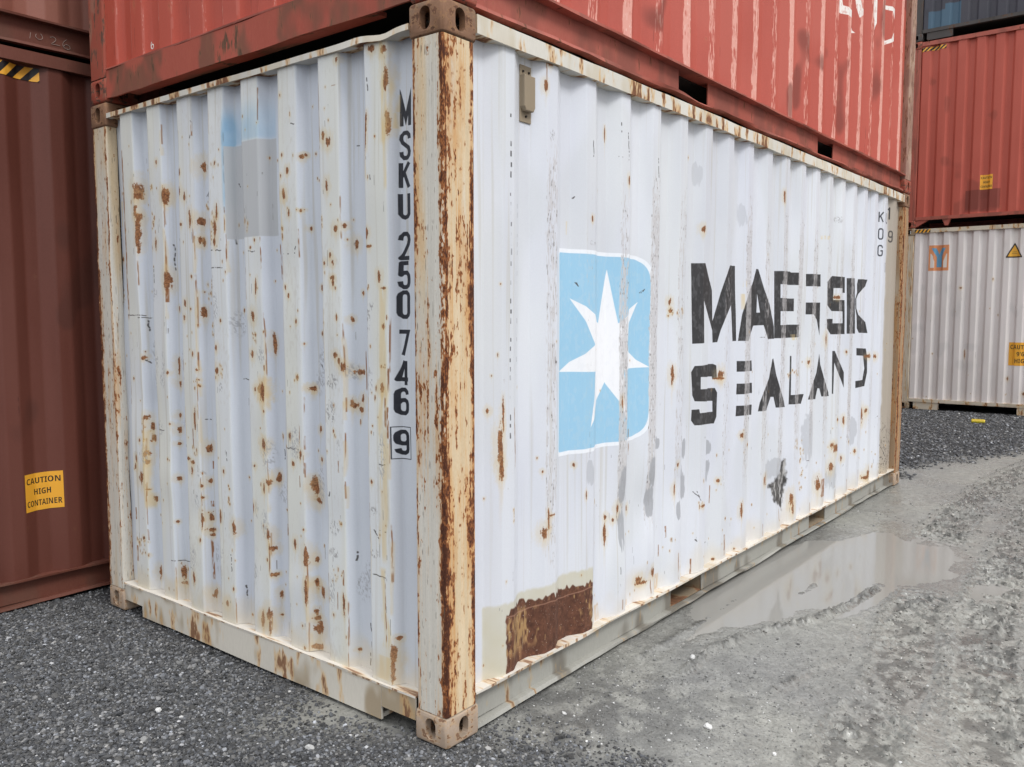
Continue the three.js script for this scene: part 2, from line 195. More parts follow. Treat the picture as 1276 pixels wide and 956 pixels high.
const LETTERS = [[[[1929,1804],[2022,1807],[2074,1718],[2151,1720],[2181,1669],[2195,1504],[2210,1522],[2250,1659],[2281,1744],[2330,1809],[2478,1814],[2493,1556],[2500,1388],[2460,1387],[2435,1556],[2434,1559],[2353,1560],[2348,1591],[2281,1516],[2255,1452],[2237,1388],[2206,1386],[2197,1453],[2151,1521],[2075,1523],[2015,1613],[2028,1389],[1947,1387],[1935,1722]]],[[[2511,1388],[2533,1538],[2559,1614],[2630,1704],[2717,1708],[2740,1736],[2769,1789],[2774,1809],[2788,1807],[2830,1688],[2838,1671],[2908,1596],[3000,1596],[3047,1511],[3058,1466],[3062,1387],[2895,1388],[2838,1453],[2829,1475],[2748,1472],[2718,1431],[2631,1432],[2598,1386]],[[2782,1663],[2803,1550],[2779,1550]]],[[[3052,1807],[3325,1814],[3333,1808],[3396,1809],[3402,1729],[3098,1727],[3100,1641],[3364,1641],[3366,1559],[3103,1559],[3105,1472],[3428,1472],[3435,1390],[3310,1387],[3177,1390],[3063,1390]]],[[[3612,1809],[3894,1816],[3897,1732],[3615,1727]]],[[[3619,1618],[3900,1620],[3904,1389],[3882,1482],[3871,1500],[3851,1513],[3742,1515],[3708,1538],[3621,1538]]],[[[3958,1764],[4022,1798],[4136,1804],[4156,1814],[4229,1811],[4447,1816],[4451,1699],[4419,1698],[4417,1724],[4300,1722],[4299,1729],[4175,1728],[4178,1642],[4450,1644],[4460,1389],[4169,1393],[4160,1404],[4136,1417],[4022,1420],[3984,1440],[3978,1505],[4181,1505],[4182,1473],[4438,1471],[4429,1559],[4168,1562],[4160,1570],[4134,1583],[4019,1583],[3977,1602]]],[[[4464,1808],[4710,1814],[4716,1759],[4731,1388],[4478,1392]]],[[[4745,1809],[5013,1814],[4992,1761],[4984,1758],[4853,1752],[4785,1728],[4750,1694],[4734,1657],[4737,1584],[4756,1535],[4784,1510],[4854,1488],[4985,1486],[5002,1476],[5026,1387],[4766,1394],[4746,1429],[4740,1527],[4727,1584],[4724,1657],[4740,1706],[4737,1770]]],[[[1943,1238],[1962,1270],[2073,1273],[2214,1269],[2234,1260],[2240,1184],[2210,1185],[2205,1200],[1998,1211],[1999,1146],[2228,1135],[2242,1110],[2240,976],[2226,939],[2151,942],[2072,953],[1968,956],[1948,983],[1950,1039],[1994,1040],[1998,1019],[2074,1016],[2153,1007],[2216,1004],[2214,1065],[1966,1084],[1952,1116]]],[[[2506,1272],[2736,1265],[2746,1202],[2628,1209],[2507,1210]]],[[[2509,1141],[2625,1139],[2750,1130],[2754,1068],[2629,1078],[2507,1079]]],[[[2508,1013],[2630,1010],[2755,998],[2751,937],[2630,950],[2561,954],[2506,952]]],[[[2806,954],[2817,1006],[2837,1055],[2908,1128],[3001,1122],[3018,1139],[3048,1214],[3055,1258],[3061,1264],[3085,1160],[3116,1078],[3186,996],[3284,984],[3290,978],[3310,935],[3184,948],[3091,952],[3072,1021],[3051,1022],[3047,1009],[3001,953],[2909,963],[2900,952]]],[[[3344,1268],[3355,1268],[3361,1011],[3461,1009],[3567,999],[3624,997],[3603,932],[3461,946],[3347,950]]],[[[3657,958],[3669,995],[3672,1005],[3744,1085],[3851,1078],[3881,1112],[3887,1127],[3902,1229],[3906,1263],[3916,1188],[3950,1090],[4021,1010],[4134,998],[4158,971],[4164,942],[3932,958],[3914,1017],[3899,1018],[3883,941]]],[[[4188,1271],[4209,1271],[4228,1233],[4299,1177],[4417,1168],[4438,1152],[4464,1100],[4468,983],[4438,1049],[4417,1068],[4299,1078],[4228,1139],[4207,1186],[4202,956],[4191,957]]],[[[4749,1274],[5015,1262],[5030,1195],[5035,1070],[5014,958],[4987,955],[4848,965],[4783,965],[4751,960],[4749,1015],[4786,1019],[4853,1018],[4992,1008],[5008,1102],[4990,1204],[4751,1217]]]];

// ---------------------------------------------------------------- lettering
const GLYPH = { // strokes in a box 0.5 wide and 1 high
  M: [[[0, 0], [0, 1], [0.25, 0.3], [0.5, 1], [0.5, 0]]], K: [[[0, 0], [0, 1]], [[0.5, 1], [0.02, 0.44]], [[0.17, 0.6], [0.5, 0]]], U: [[[0, 1], [0, 0.16], [0.08, 0.04], [0.25, 0], [0.42, 0.04], [0.5, 0.16], [0.5, 1]]],
  S: [[[0.5, 0.76], [0.48, 0.9], [0.36, 1], [0.14, 1], [0.02, 0.9], [0, 0.76], [0.06, 0.62], [0.44, 0.4], [0.5, 0.24], [0.47, 0.1], [0.36, 0], [0.14, 0], [0.02, 0.1], [0, 0.26]]],
  O: [[[0.14, 0], [0.03, 0.08], [0, 0.18], [0, 0.82], [0.03, 0.92], [0.14, 1], [0.36, 1], [0.47, 0.92], [0.5, 0.82], [0.5, 0.18], [0.47, 0.08], [0.36, 0], [0.14, 0], [0.03, 0.08]]],
  G: [[[0.5, 0.76], [0.47, 0.92], [0.36, 1], [0.14, 1], [0.03, 0.92], [0, 0.82], [0, 0.18], [0.03, 0.08], [0.14, 0], [0.36, 0], [0.47, 0.08], [0.5, 0.2], [0.5, 0.48], [0.28, 0.48]]],
  2: [[[0, 0.74], [0.03, 0.9], [0.14, 1], [0.36, 1], [0.47, 0.9], [0.5, 0.74], [0.44, 0.56], [0, 0.0], [0.5, 0]]], 5: [[[0.46, 1], [0.04, 1], [0.02, 0.52], [0.16, 0.6], [0.36, 0.6], [0.47, 0.5], [0.5, 0.36], [0.5, 0.2], [0.46, 0.07], [0.34, 0], [0.14, 0], [0.03, 0.08], [0, 0.24]]],
  7: [[[0, 1], [0.5, 1], [0.18, 0]]], 4: [[[0.38, 0], [0.38, 1]], [[0.3, 1], [0, 0.24], [0.52, 0.24]]], 1: [[[0.25, 0], [0.25, 1], [0.05, 0.82]]], I: [[[0.25, 0], [0.25, 1]]],
  6: [[[0.48, 0.8], [0.45, 0.92], [0.34, 1], [0.16, 1], [0.03, 0.92], [0, 0.8], [0, 0.18], [0.03, 0.08], [0.14, 0], [0.36, 0], [0.47, 0.08], [0.5, 0.18], [0.5, 0.38], [0.46, 0.5], [0.34, 0.56], [0.14, 0.55], [0.02, 0.44]]],
};
GLYPH[0] = GLYPH.O; GLYPH[9] = GLYPH[6].map((l) => l.map(([x, y]) => [0.5 - x, 1 - y]));
function glyph(g, ch, x, y, w, h, line, color) { // box from its lower left corner
  g.strokeStyle = color; g.lineWidth = line; g.lineJoin = ch === 'M' || ch === '7' ? 'miter' : 'round'; g.lineCap = 'butt';
  const q = line / 2; for (const l of GLYPH[ch]) { g.beginPath(); l.forEach(([a, b], i) => g[i ? 'lineTo' : 'moveTo'](x + q + a * 2 * (w - line), y + q + b * (h - line))); g.stroke(); }
}
const poly = (g, ...loops) => { g.beginPath(); for (const l of loops) { l.forEach(([x, y], i) => g[i ? 'lineTo' : 'moveTo'](x, y)); g.closePath(); } g.fill('evenodd'); };
const rect = (g, x0, x1, y0, y1) => g.fillRect(x0, y0, x1 - x0, y1 - y0);
function sidePrint(g) {
  // sky-blue square with a white rim and a seven-pointed star
  const sq = (x0, x1, y0, y1, rl, rr) => { g.beginPath(); g.moveTo(x0 + rl, y0); g.lineTo(x1 - rr, y0); g.quadraticCurveTo(x1, y0, x1, y0 + rr); g.lineTo(x1, y1 - rr); g.quadraticCurveTo(x1, y1, x1 - rr, y1); g.lineTo(x0 + rl, y1); g.quadraticCurveTo(x0, y1, x0, y1 - rl); g.lineTo(x0, y0 + rl); g.quadraticCurveTo(x0, y0, x0 + rl, y0); g.fill(); };
  g.fillStyle = 'rgb(232,235,240)'; sq(0.722, 1.464, 0.950, 1.812, 0.03, 0.13); g.fillStyle = 'rgb(152,196,222)'; sq(0.738, 1.447, 0.967, 1.795, 0.02, 0.12);
  g.fillStyle = 'rgb(236,237,240)'; const st = []; for (let k = 0; k < 14; k++) { const a = Math.PI / 2 - k * Math.PI / 7 - 0.02, r = k % 2 ? 0.138 : 0.362; st.push([1.098 + r * Math.cos(a), 1.378 + r * Math.sin(a)]); } poly(g, st);
  g.fillStyle = 'rgb(50,49,50)';
  for (const l of LETTERS) poly(g, ...l.map((p) => p.map(([x, y]) => [x / 1000, y / 1000])));
  glyph(g, 'K', 5.278, 2.288, 0.055, 0.094, 0.012, 'rgb(58,60,66)'); glyph(g, 'O', 5.280, 2.15, 0.055, 0.094, 0.012, 'rgb(58,60,66)'); glyph(g, 'G', 5.280, 2.014, 0.055, 0.094, 0.012, 'rgb(58,60,66)');
  glyph(g, 'U', 5.372, 2.284, 0.05, 0.094, 0.012, 'rgb(90,92,98)'); glyph(g, '1', 5.545, 2.33, 0.05, 0.11, 0.014, 'rgb(48,46,46)'); glyph(g, '9', 5.565, 2.145, 0.05, 0.1, 0.012, 'rgb(80,76,74)'); glyph(g, 'I', 5.372, 1.88, 0.05, 0.09, 0.01, 'rgb(80,80,84)');
}
function endPrint(g) {
  const rows = [['M', 2.298, 2.203], ['S', 2.190, 2.091], ['K', 2.086, 1.987], ['U', 1.977, 1.881], ['2', 1.835, 1.737], ['5', 1.731, 1.633], ['0', 1.626, 1.526], ['7', 1.484, 1.387], ['4', 1.378, 1.278], ['6', 1.273, 1.175], ['9', 1.118, 1.028]];
  rows.forEach(([ch, t, b], i) => { const cu = 2.197 - 0.0017 * i; glyph(g, ch, cu - 0.026, b, 0.052, t - b + 0.003, 0.0148, 'rgb(34,36,44)'); });
  g.strokeStyle = 'rgb(60,62,68)'; g.lineWidth = 0.003; g.strokeRect(2.149, 1.014, 0.064, 0.118);
}

// ---------------------------------------------------------------- paint of the white container
const EDGE = (k) => 0.406 + 0.27815 * k; // far edge of each proud flat on its long side
const WEAR = [0.18, 0.62, 0.22, 0.66, 0.74, 0.5, 0.25, 0.4, 0.66, 0.45, 0.72, 0.68, 0.6, 0.5, 0.5, 0.72, 0.34, 0.3, 0.22, 0.12];
function flatWear(x, y) { // rubbed faces of the proud flats
  const k = Math.round((x - 0.37) / 0.27815); if (k < 0 || k > 19) return 0; const e = EDGE(k), d = x - (e - 0.036); if (Math.abs(d) > 0.05) return 0;
  const band = sst(0.35, 0.75, y) * sst(2.45, 1.9, y) * (0.55 + 0.6 * N(y * 2.2, k * 7.3));
  return WEAR[k] * band * sst(0.05, 0.03, Math.abs(d));
}
const wearBit = (x, y) => { const w = flatWear(x, y); return w > 0 ? sst(0.90 - w, 1.06 - w, F2(x * 230, y * 34) * 0.8 + N(x * 70, y * 7) * 0.2) : 0; };
function whiteSide(u0, u1, W, H) {
  const s = new Skin(u0, u1, 0.15, 2.52, W, H);
  s.each((x, y, o) => {
    const a = F3(x * 1.3, y * 0.9) - 0.5, b = F2(x * 14, y * 2.2) - 0.5, d = N(x * 420, y * 420) - 0.5, late = sst(0.5, 0.62, F2(x * 3 + 40, y * 1.4));
    s.base(o, 211 + a * 13 + b * 8 + d * 4 - late * 4, 214 + a * 13 + b * 8 + d * 4 - late * 4, 221 + a * 8 + b * 5 + d * 4 - late * 6, 0.42 + a * 0.1 + b * 0.06, 128 + d * 14);
  });
  s.each((x, y, o) => { const g = sst(0.62, 0.84, F2(x * 80 + 8, y * 1.2) * 0.65 + F2(x * 8 + 3, y * 1.1) * 0.35); s.mix(o, 178, 172, 158, g * 0.36, 0.7); }); // dirt washed down by rain
  s.print(sidePrint, (x, y) => Math.max(wearBit(x, y) * (x > 1.6 ? 0.4 : 0.75), 0.12 * sst(0.55, 0.7, F2(x * 80, y * 40))) + 0.06 * N(x * 200, y * 90));
  s.each((x, y, o) => { // rubbing, grime of the beige end bay
    const w = flatWear(x, y);
    if (w > 0) { const t = wearBit(x, y), q = N(x * 260 + 9, y * 90); if (t > 0) s.mix(o, lerp(172, 200, q), lerp(164, 197, q), lerp(160, 197, q), t * 0.5, 0.6, -12); if (t > 0.5 && N(x * 330 + 31, y * 60) > 0.84) s.mix(o, 92, 86, 84, 0.7, 0.6, -20); }
    if (x > 5.52) s.mix(o, 158, 146, 130, sst(5.53, 5.57, x + (F2(x * 20, y * 14) - 0.5) * 0.02) * 0.85, 0.6);
    if (x > 5.36 && y < 0.75) s.mix(o, 66, 62, 58, sst(0.62, 0.74, F2(x * 120, y * 70)) * sst(0.75, 0.3, y) * sst(5.36, 5.46, x) * 0.8, 0.8);
    if (x > 3.0 && x < 3.4 && y > 0.2 && y < 0.65) { // bare scraped steel
      const P = [[3.05, 0.47], [3.335, 0.60], [3.352, 0.443], [3.30, 0.25], [3.10, 0.345]]; let dd = -1; for (let i = 0; i < 5; i++) { const [ax, ay] = P[i], [bx, by] = P[(i + 1) % 5], l = Math.hypot(bx - ax, by - ay); dd = Math.max(dd, ((by - ay) * (ax - x) - (bx - ax) * (ay - y)) / l * -1 * -1); } dd = 1 + (dd + (F2(x * 40, y * 40) - 0.5) * 0.04) * 9;
      const q = F2(x * 46, y * 20) * 0.7 + F2(x * 160, y * 60) * 0.3; s.mix(o, lerp(58, 170, sst(0.42, 0.72, q)), lerp(56, 168, sst(0.42, 0.72, q)), lerp(55, 166, sst(0.42, 0.72, q)), sst(1.05, 0.85, dd) * 0.95, 0.45, -30); }
    const low = sst(0.30, 0.15, y + (F2(x * 9, y * 7) - 0.5) * 0.22); if (low > 0) s.mix(o, 208, 190, 158, low * 0.3, 0.75);
  });
  s.print((g) => { glyph(g, '1', 5.545, 2.33, 0.05, 0.11, 0.015, 'rgb(48,46,46)'); glyph(g, '9', 5.565, 2.145, 0.05, 0.1, 0.013, 'rgb(72,68,66)'); }, () => 0.1);
  GREY_PATCHES.forEach(([mu, mv, mw, mh], i) => { const u = mu / 1000, v = mv / 1000, w = mw / 1000 * 0.9, h = mh / 1000;
    s.box(u - w * 0.7, u + w * 0.7, v - h * 0.62, v + h * 0.62, (x, y, o) => { const dx = (x - u) / (w / 2), dy = (y - v) / (h / 2), n = (F2(x * 26 + i, y * 18) - 0.5) * 1.3 + (F2(x * 120 + i, y * 16) - 0.5) * 0.9; s.mix(o, 158, 160, 165, sst(1.12, 0.72, Math.pow(Math.abs(dx), 2.4) + Math.pow(Math.abs(dy), 2.4) + n * 1.2) * (i > 14 ? 0.3 : i > 9 ? 0.42 : 0.8), 0.55); }); });
  if (u0 < 0.5) { // corroded patch beside the post with a beige primer edge
    const top = (x) => 0.402 - 0.03 * sst(0.35, 0.95, x);
    s.box(0.2, 1.0, 0.15, 0.47, (x, y, o) => {
      const jag = (N(x * 70, 3) - 0.5) * 0.022 + (N(x * 24, 8) - 0.5) * 0.012;
      const prime = sst(0.446, 0.428, y + (F2(x * 60, y * 30) - 0.5) * 0.012) * sst(0.25, 0.262, x) * sst(0.985, 0.965, x); s.mix(o, 194, 189, 168, prime * (0.6 + 0.3 * F2(x * 20, y * 20)), 0.6);
      const r = sst(top(x) + jag + 0.004, top(x) + jag - 0.004, y) * sst(0.352, 0.362, x + (N(y * 60, 2) - 0.5) * 0.012) * sst(0.968, 0.956, x + (N(y * 50, 5) - 0.5) * 0.02);
      if (r > 0) { const q = F3(x * 55, y * 42), f = F2(x * 190, y * 120); s.mix(o, lerp(72, 112, q) + (f - 0.5) * 24, lerp(46, 74, q) + (f - 0.5) * 17, lerp(36, 56, q) + (f - 0.5) * 14, r, 0.93, -26 + 46 * (f - 0.5));
        const cr = sst(0.46, 0.58, N(x * 11 + 4.6, y * 3 + 1) * 0.62 + F2(x * 80, y * 30) * 0.38) * sst(0.18, 0.24, y) * sst(0.39, 0.35, y); s.mix(o, 190, 158, 106, r * cr * 0.7, 0.85);
        if (N(x * 260 + 5, y * 260) > 0.955) s.mix(o, 214, 206, 196, r * 0.9); const l = Math.abs(y - (top(x) - 0.03 + 0.008 * Math.sin(x * 22))); s.mix(o, 170, 130, 110, r * sst(0.004, 0.001, l) * 0.6); }
    });
    for (let k = 0; k < 34; k++) { const r = rng(k + 5); const y = 2.28 - k * 0.036 - r() * 0.012; if (y < 0.5) continue; if (r() > 0.12) s.streak(0.384 + (r() - 0.5) * 0.004, y, 0.006 + r() * 0.005, 0.012 + r() * 0.014, 62, 60, 62, 0.9, 30, 10); if (k > 8 && k < 26 && r() > 0.2) s.streak(0.452, y, 0.005, 0.012 + r() * 0.01, 84, 82, 82, 0.7, 30, 10); }
  }
  s.marks(SIDE_MARKS, 300);
  const r = rng(991); for (let i = 0; i < 320; i++) { const x = 0.2 + r() * 5.6, y = 0.2 + r() * r() * 2.0, z = 0.003 + 0.006 * r() * r(); if (x > u0 && x < u1) { if (r() < 0.45) s.rust(x, y, z, z * (1 + r() * 2), 0.8); else s.streak(x, y, 0.003, 0.01 + 0.06 * r() * r(), 110, 108, 110, 0.6, 200, 30); } }
  for (let k = 0; k < 20; k++) { const x = EDGE(k) + 0.1; if (x > u0 && x < u1 && r() < 0.9) { const h = 0.05 + r() * 0.12; s.streak(x - 0.12, 0.17 + h / 2, 0.010, h, 132, 88, 58, 0.65, 140, 20); s.streak(x - 0.03, 0.16 + h * 0.3, 0.05, h * 0.6, 190, 150, 104, 0.4, 90, 20); } }
  return s;
}
function whiteEnd() {
  const s = new Skin(0.13, 2.30, 0.15, 2.52, 2048, 2048);
  const flat = (u) => { const k = (u - 0.327) / 0.2515, f = k - Math.round(k); return sst(0.062, 0.05, Math.abs(f * 0.2515)); }; // proud flats
  s.each((x, y, o) => {
    const a = F3(x * 1.5 + 7, y * 1.1) - 0.5, b = F2(x * 18, y * 2) - 0.5, d = N(x * 420, y * 420) - 0.5, f = flat(x), iv = f * sst(0.3, 0.75, F2(x * 9 + 3, y * 1.2));
    s.base(o, 200 + a * 14 + b * 8 + d * 4 + f * 11, 205 + a * 14 + b * 8 + d * 4 + f * 9 - iv * 2, 213 + a * 10 + b * 6 + d * 4 + f * 3 - iv * 10, 0.45 + a * 0.12 + b * 0.08, 128 + d * 14);
    if (f > 0.5) { const w = sst(0.62, 0.8, F2(x * 120, y * 40) * 0.6 + F2(x * 5 + 11, y * 2.3) * 0.45); s.mix(o, 190, 186, 178, w * 0.3, 0.65, -8); }
  });
  s.each((x, y, o) => { const g = sst(0.60, 0.82, F2(x * 95 + 2, y * 1.3) * 0.65 + F2(x * 9, y * 1.1 + 4) * 0.35); s.mix(o, 172, 164, 148, g * 0.38, 0.7); }); // dirt washed down by rain
  { const e = rng(71); for (let k = 0; k < 8; k++) for (const side of [-1, 1]) { const u = 0.327 + 0.2515 * k + side * 0.058; for (let i = 0; i < 7; i++) { const h = 0.06 + 0.3 * e() * e(), v = 0.2 + e() * 2.2; s.streak(u + (e() - 0.5) * 0.008, v, 0.004 + 0.004 * e(), h, 126, 82, 54, 0.5 + 0.4 * e(), 260, 30, 0.9); if (e() < 0.4) s.streak(u, v - h * 0.4, 0.018, h * 1.3, 206, 180, 134, 0.35, 90, 8); } } } // rust on the folds
  s.box(1.12, 1.50, 1.84, 2.5, (x, y, o) => { // old blue spray and a grey overpainted rectangle
    const bl = sst(2.25, 2.275, y) * sst(2.47, 2.30, y) * sst(1.12, 1.15, x) * sst(1.47, 1.44, x) * (0.35 + 0.6 * F2(x * 12, y * 5)), e = sst(0.03, 0.008, Math.abs(x - 1.15)) * sst(1.95, 2.05, y) * sst(2.45, 2.3, y);
    s.mix(o, 112, 162, 198, Math.min(0.72, bl * 0.66 + e * 0.6) * (0.7 + 0.3 * F2(x * 60, y * 30))); const gr = sst(1.138, 1.142, x) * sst(1.458, 1.453, x) * sst(1.862, 1.868, y) * sst(2.262, 2.256, y); s.mix(o, 178, 180, 182, gr * 0.9, 0.6);
  });
  s.print(endPrint, (x, y) => 0.06 * N(x * 150, y * 90));
  s.marks(END_MARKS.map(([m, v, w, h, t]) => [2438 - m, v, w, h, t]), 40);
  const r = rng(313); for (let i = 0; i < 520; i++) { const x = 0.16 + r() * 2.0, y = 0.2 + r() * 2.2, z = 0.003 + 0.006 * r() * r(); const f = flat(x); if (r() < 0.35 + f * 0.4) { if (r() < 0.6) s.rust(x, y, z, z * (1 + 2 * r()), 0.85); else s.streak(x, y, 0.0035, 0.01 + 0.08 * r() * r(), 104, 98, 94, 0.6, 200, 30); } }
  for (let i = 0; i < 46; i++) { const x = 0.2 + r() * 1.95, y = 0.25 + r() * 1.5; s.scuff(x, y, 0.03 + r() * 0.06, 0.05 + r() * 0.16, 150, 150, 154, 0.55); }
  s.box(0.13, 2.3, 0.15, 0.34, (x, y, o) => { const q = sst(0.3, 0.15, y + (F2(x * 12, y * 9) - 0.5) * 0.2); s.mix(o, 206, 186, 150, q * 0.4, 0.75); });
  return s;
}
// cream post eaten by rust along its edges; x runs round the corner from the end face (0.056..0.2) to the long side (0.21..0.36)
function postSkin(seed, cream, heavy, W = 512, H = 2048) {
  const s = new Skin(0, 0.42, 0, 2.6, W, H), q = seed * 31.7, c = 0.205;
  s.each((x, y, o) => {
    const right = x > c ? 1 : 0, fine = F2(x * 420, y * 170 + q), lng = F2(x * 170 + q, y * 3.2), mid = F3(x * 70 + q, y * 24) * 0.62 + F2(x * 190, y * 84 + q) * 0.38, big = F2(x * 26 + q, y * 2.6);
    const pale = sst(0.40, 0.62, F2(x * 14 + q, y * 1.6) * 0.55 + (right ? 0.0 : 0.16 + 0.22 * sst(2.1, 1.3, y)) + 0.12 * lng), k = (fine - 0.5) * 12 + (lng - 0.5) * 22;
    s.base(o, lerp(cream[0], 202, pale) + k, lerp(cream[1], 198, pale) + k, lerp(cream[2], 188, pale) + k, 0.62, 128 + (fine - 0.5) * 26);
    const dc = (x - c + 0.006 + (big - 0.5) * 0.018) / 0.024, db = (x - 0.353 + (big - 0.5) * 0.012) / 0.015, dl = (x - 0.064) / 0.009;
    const prox = Math.exp(-dc * dc) * 1.0 + Math.exp(-db * db) * 0.8 + Math.exp(-dl * dl) * 0.6 + right * 0.16;
    const r = prox + (mid - 0.5) * 2.2 + (big - 0.5) * 0.8 + (lng - 0.5) * 0.75;
    s.mix(o, 190, 134, 76, sst(-0.1, 0.6, prox * 0.9 + (big - 0.5) * 1.2 + (lng - 0.5) * 0.8 - 0.1 + (mid - 0.5) * 0.5) * heavy * (right ? 0.62 : 0.5), 0.8);
    const rust = sst(0.50, 0.66, r) * heavy, deep = sst(0.62, 1.25, r + (fine - 0.5) * 1.1);
    s.mix(o, lerp(152, 74, deep) + (fine - 0.5) * 40, lerp(96, 42, deep) + (fine - 0.5) * 28, lerp(56, 28, deep) + (fine - 0.5) * 18, rust * 0.95, 0.93, -46 * rust + (fine - 0.5) * 60);
    if (!right) s.mix(o, 92, 80, 70, sst(0.80, 0.86, F2(x * 240 + 5, y * 17 + q)) * 0.7, 0.8);
  });
  return s;
}
function worn(W, H, mw, mh, seed, base, rust, dirt, amt, opt = {}) { // chipped paint for rails: base paint, rust and dirt amounts
  const s = new Skin(0, mw, 0, mh, W, H, true), q = seed * 19.3;
  s.each((x, y, o) => {
    const a = F3(x * 2 + q, y * 3) - 0.5, fine = F2(x * 260 + q, y * 260), m = F3(x * (opt.grain ?? 26) + q, y * (opt.grain ?? 26) * 1.4 + q), d = F3(x * 7 + q, y * 16 + 3), k = a * 16 + (fine - 0.5) * 10;
    s.base(o, base[0] + k, base[1] + k, base[2] + k, opt.rough ?? 0.6, 128 + (fine - 0.5) * 20);
    s.mix(o, dirt[0], dirt[1], dirt[2], sst(0.5, 0.72, d) * (opt.dirt ?? 0.5), 0.85);
    s.mix(o, 205, 158, 98, sst(0.74 - amt * 0.5, 0.9 - amt * 0.5, m + 0.06) * (opt.halo ?? 0.6), 0.8);
    const r = sst(0.8 - amt * 0.5, 0.86 - amt * 0.5, m * 0.8 + fine * 0.22); s.mix(o, lerp(rust[0] * 0.7, rust[0] * 1.25, fine), lerp(rust[1] * 0.7, rust[1] * 1.25, fine), lerp(rust[2] * 0.7, rust[2] * 1.25, fine), r * 0.95, 0.92, -30 * r);
  });
  return s;
}
function paintedPanel(u0, u1, v0, v1, W, H, seed, base, opt = {}) { // one colour of paint with streaks, faded patches and rubbed proud flats
  const s = new Skin(u0, u1, v0, v1, W, H), q = seed * 23.1, fade = opt.fade ?? [base[0] + 14, base[1] + 12, base[2] + 12];
  s.each((x, y, o) => {
    const a = F3(x * 1.1 + q, y * 0.8) - 0.5, b = F2(x * 22 + q, y * 1.7) - 0.5, d = N(x * 240, y * 240) - 0.5, k = a * 12 + b * 9 + d * 5;
    s.base(o, base[0] + k, base[1] + k * 0.8, base[2] + k * 0.8, (opt.rough ?? 0.55) + b * 0.1, 128 + d * 18);
    s.mix(o, fade[0], fade[1], fade[2], sst(0.5, 0.75, F2(x * 2.4 + q, y * 1.9 + 5)) * 0.5);
    if (opt.flat) { const w = opt.flat(x, y); if (w > 0) { const n = F2(x * 130, y * 22 + q); s.mix(o, opt.rub[0], opt.rub[1], opt.rub[2], sst(0.9 - w, 1.02 - w, n) * 0.8, 0.65, -10); if (w > 0.3) s.mix(o, 240, 222, 214, sst(0.74, 0.82, F2(x * 300 + 5, y * 46 + q)) * w * 0.9); } }
    s.mix(o, base[0] * 0.55, base[1] * 0.6, base[2] * 0.6, sst(0.70, 0.82, F2(x * 5 + q, y * 3.1)) * (opt.dirt ?? 0.3), 0.8);
  });
  const r = rng(seed * 101 + 3); for (let i = 0; i < (opt.chips ?? 60); i++) { const x = lerp(u0, u1, r()), y = lerp(v0, v1, r() * r()), z = 0.005 + 0.02 * r() * r(); if (r() < 0.6) s.rust(x, y, z, z * (0.8 + 1.5 * r()), opt.chipK ?? 0.6); else s.streak(x, y, 0.005, 0.03 + 0.14 * r(), base[0] * 0.6, base[1] * 0.6, base[2] * 0.6, 0.5); }
  return s;
}

const MAT = {};
MAT.castings = worn(512, 512, 0.4, 0.4, 3, [134, 101, 79], [96, 66, 50], [112, 94, 78], 0.44, { rough: 0.85, dirt: 0.7, halo: 0.2, grain: 60 }).material('rusted cast steel', 0.003);
MAT.mudCasting = worn(256, 256, 0.4, 0.4, 8, [142, 128, 108], [110, 76, 54], [104, 92, 76], 0.5, { rough: 0.85, dirt: 0.6, halo: 0.3 }).material('dirty cast steel', 0.002);
MAT.whiteRail = worn(1024, 256, 2, 0.5, 5, [208, 204, 194], [118, 78, 54], [186, 172, 146], 0.36, { rough: 0.6, dirt: 0.5 }).material('chipped white rail paint', 0.0012);
MAT.endRail = worn(1024, 256, 2, 0.5, 25, [198, 193, 182], [124, 90, 66], [152, 136, 112], 0.27, { rough: 0.65, dirt: 0.85, halo: 0.5, grain: 20 }).material('stained white end rail paint', 0.0012);
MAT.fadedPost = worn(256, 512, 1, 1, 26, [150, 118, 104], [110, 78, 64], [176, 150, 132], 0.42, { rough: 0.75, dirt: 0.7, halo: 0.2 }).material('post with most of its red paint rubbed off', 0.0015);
MAT.greyRail = worn(1024, 256, 2, 0.5, 6, [154, 153, 146], [126, 96, 70], [112, 107, 98], 0.14, { rough: 0.7, dirt: 0.85, halo: 0.3 }).material('mud-splashed grey rail paint', 0.0012);
MAT.lip = worn(1024, 128, 2, 0.25, 7, [204, 198, 188], [134, 104, 82], [184, 172, 152], 0.27, { rough: 0.8, dirt: 0.6, halo: 0.35, grain: 34 }).material('rust-stained ledge paint', 0.0015);
MAT.post = postSkin(1, [210, 190, 158], 1.08).material('cream post paint with rust', 0.0022);
MAT.postMild = postSkin(4, [204, 184, 152], 1.05, 384, 1536).material('cream post paint, rust along both edges', 0.002);
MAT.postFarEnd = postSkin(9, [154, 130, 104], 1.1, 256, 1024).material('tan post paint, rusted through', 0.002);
MAT.dustCasting = worn(512, 512, 0.4, 0.4, 11, [164, 145, 127], [120, 92, 72], [142, 130, 114], 0.3, { rough: 0.85, dirt: 0.7, halo: 0.25, grain: 60 }).material('rusted cast steel, dusted with mud', 0.003);
MAT.redPost = worn(512, 512, 1, 1, 12, [152, 74, 58], [96, 70, 60], [150, 116, 98], 0.4, { rough: 0.7, dirt: 0.6, halo: 0.1 }).material('scuffed red post paint', 0.0015);
MAT.redRail = worn(1024, 256, 2, 0.5, 13, [164, 88, 74], [104, 66, 52], [104, 66, 56], 0.16, { rough: 0.6, dirt: 0.4, halo: 0.05 }).material('red rail paint', 0.001);
MAT.redGrime = worn(1024, 256, 2, 0.5, 14, [166, 82, 66], [92, 68, 52], [116, 76, 60], 0.22, { rough: 0.75, dirt: 0.8, halo: 0.05 }).material('grimy red rail paint', 0.0015);
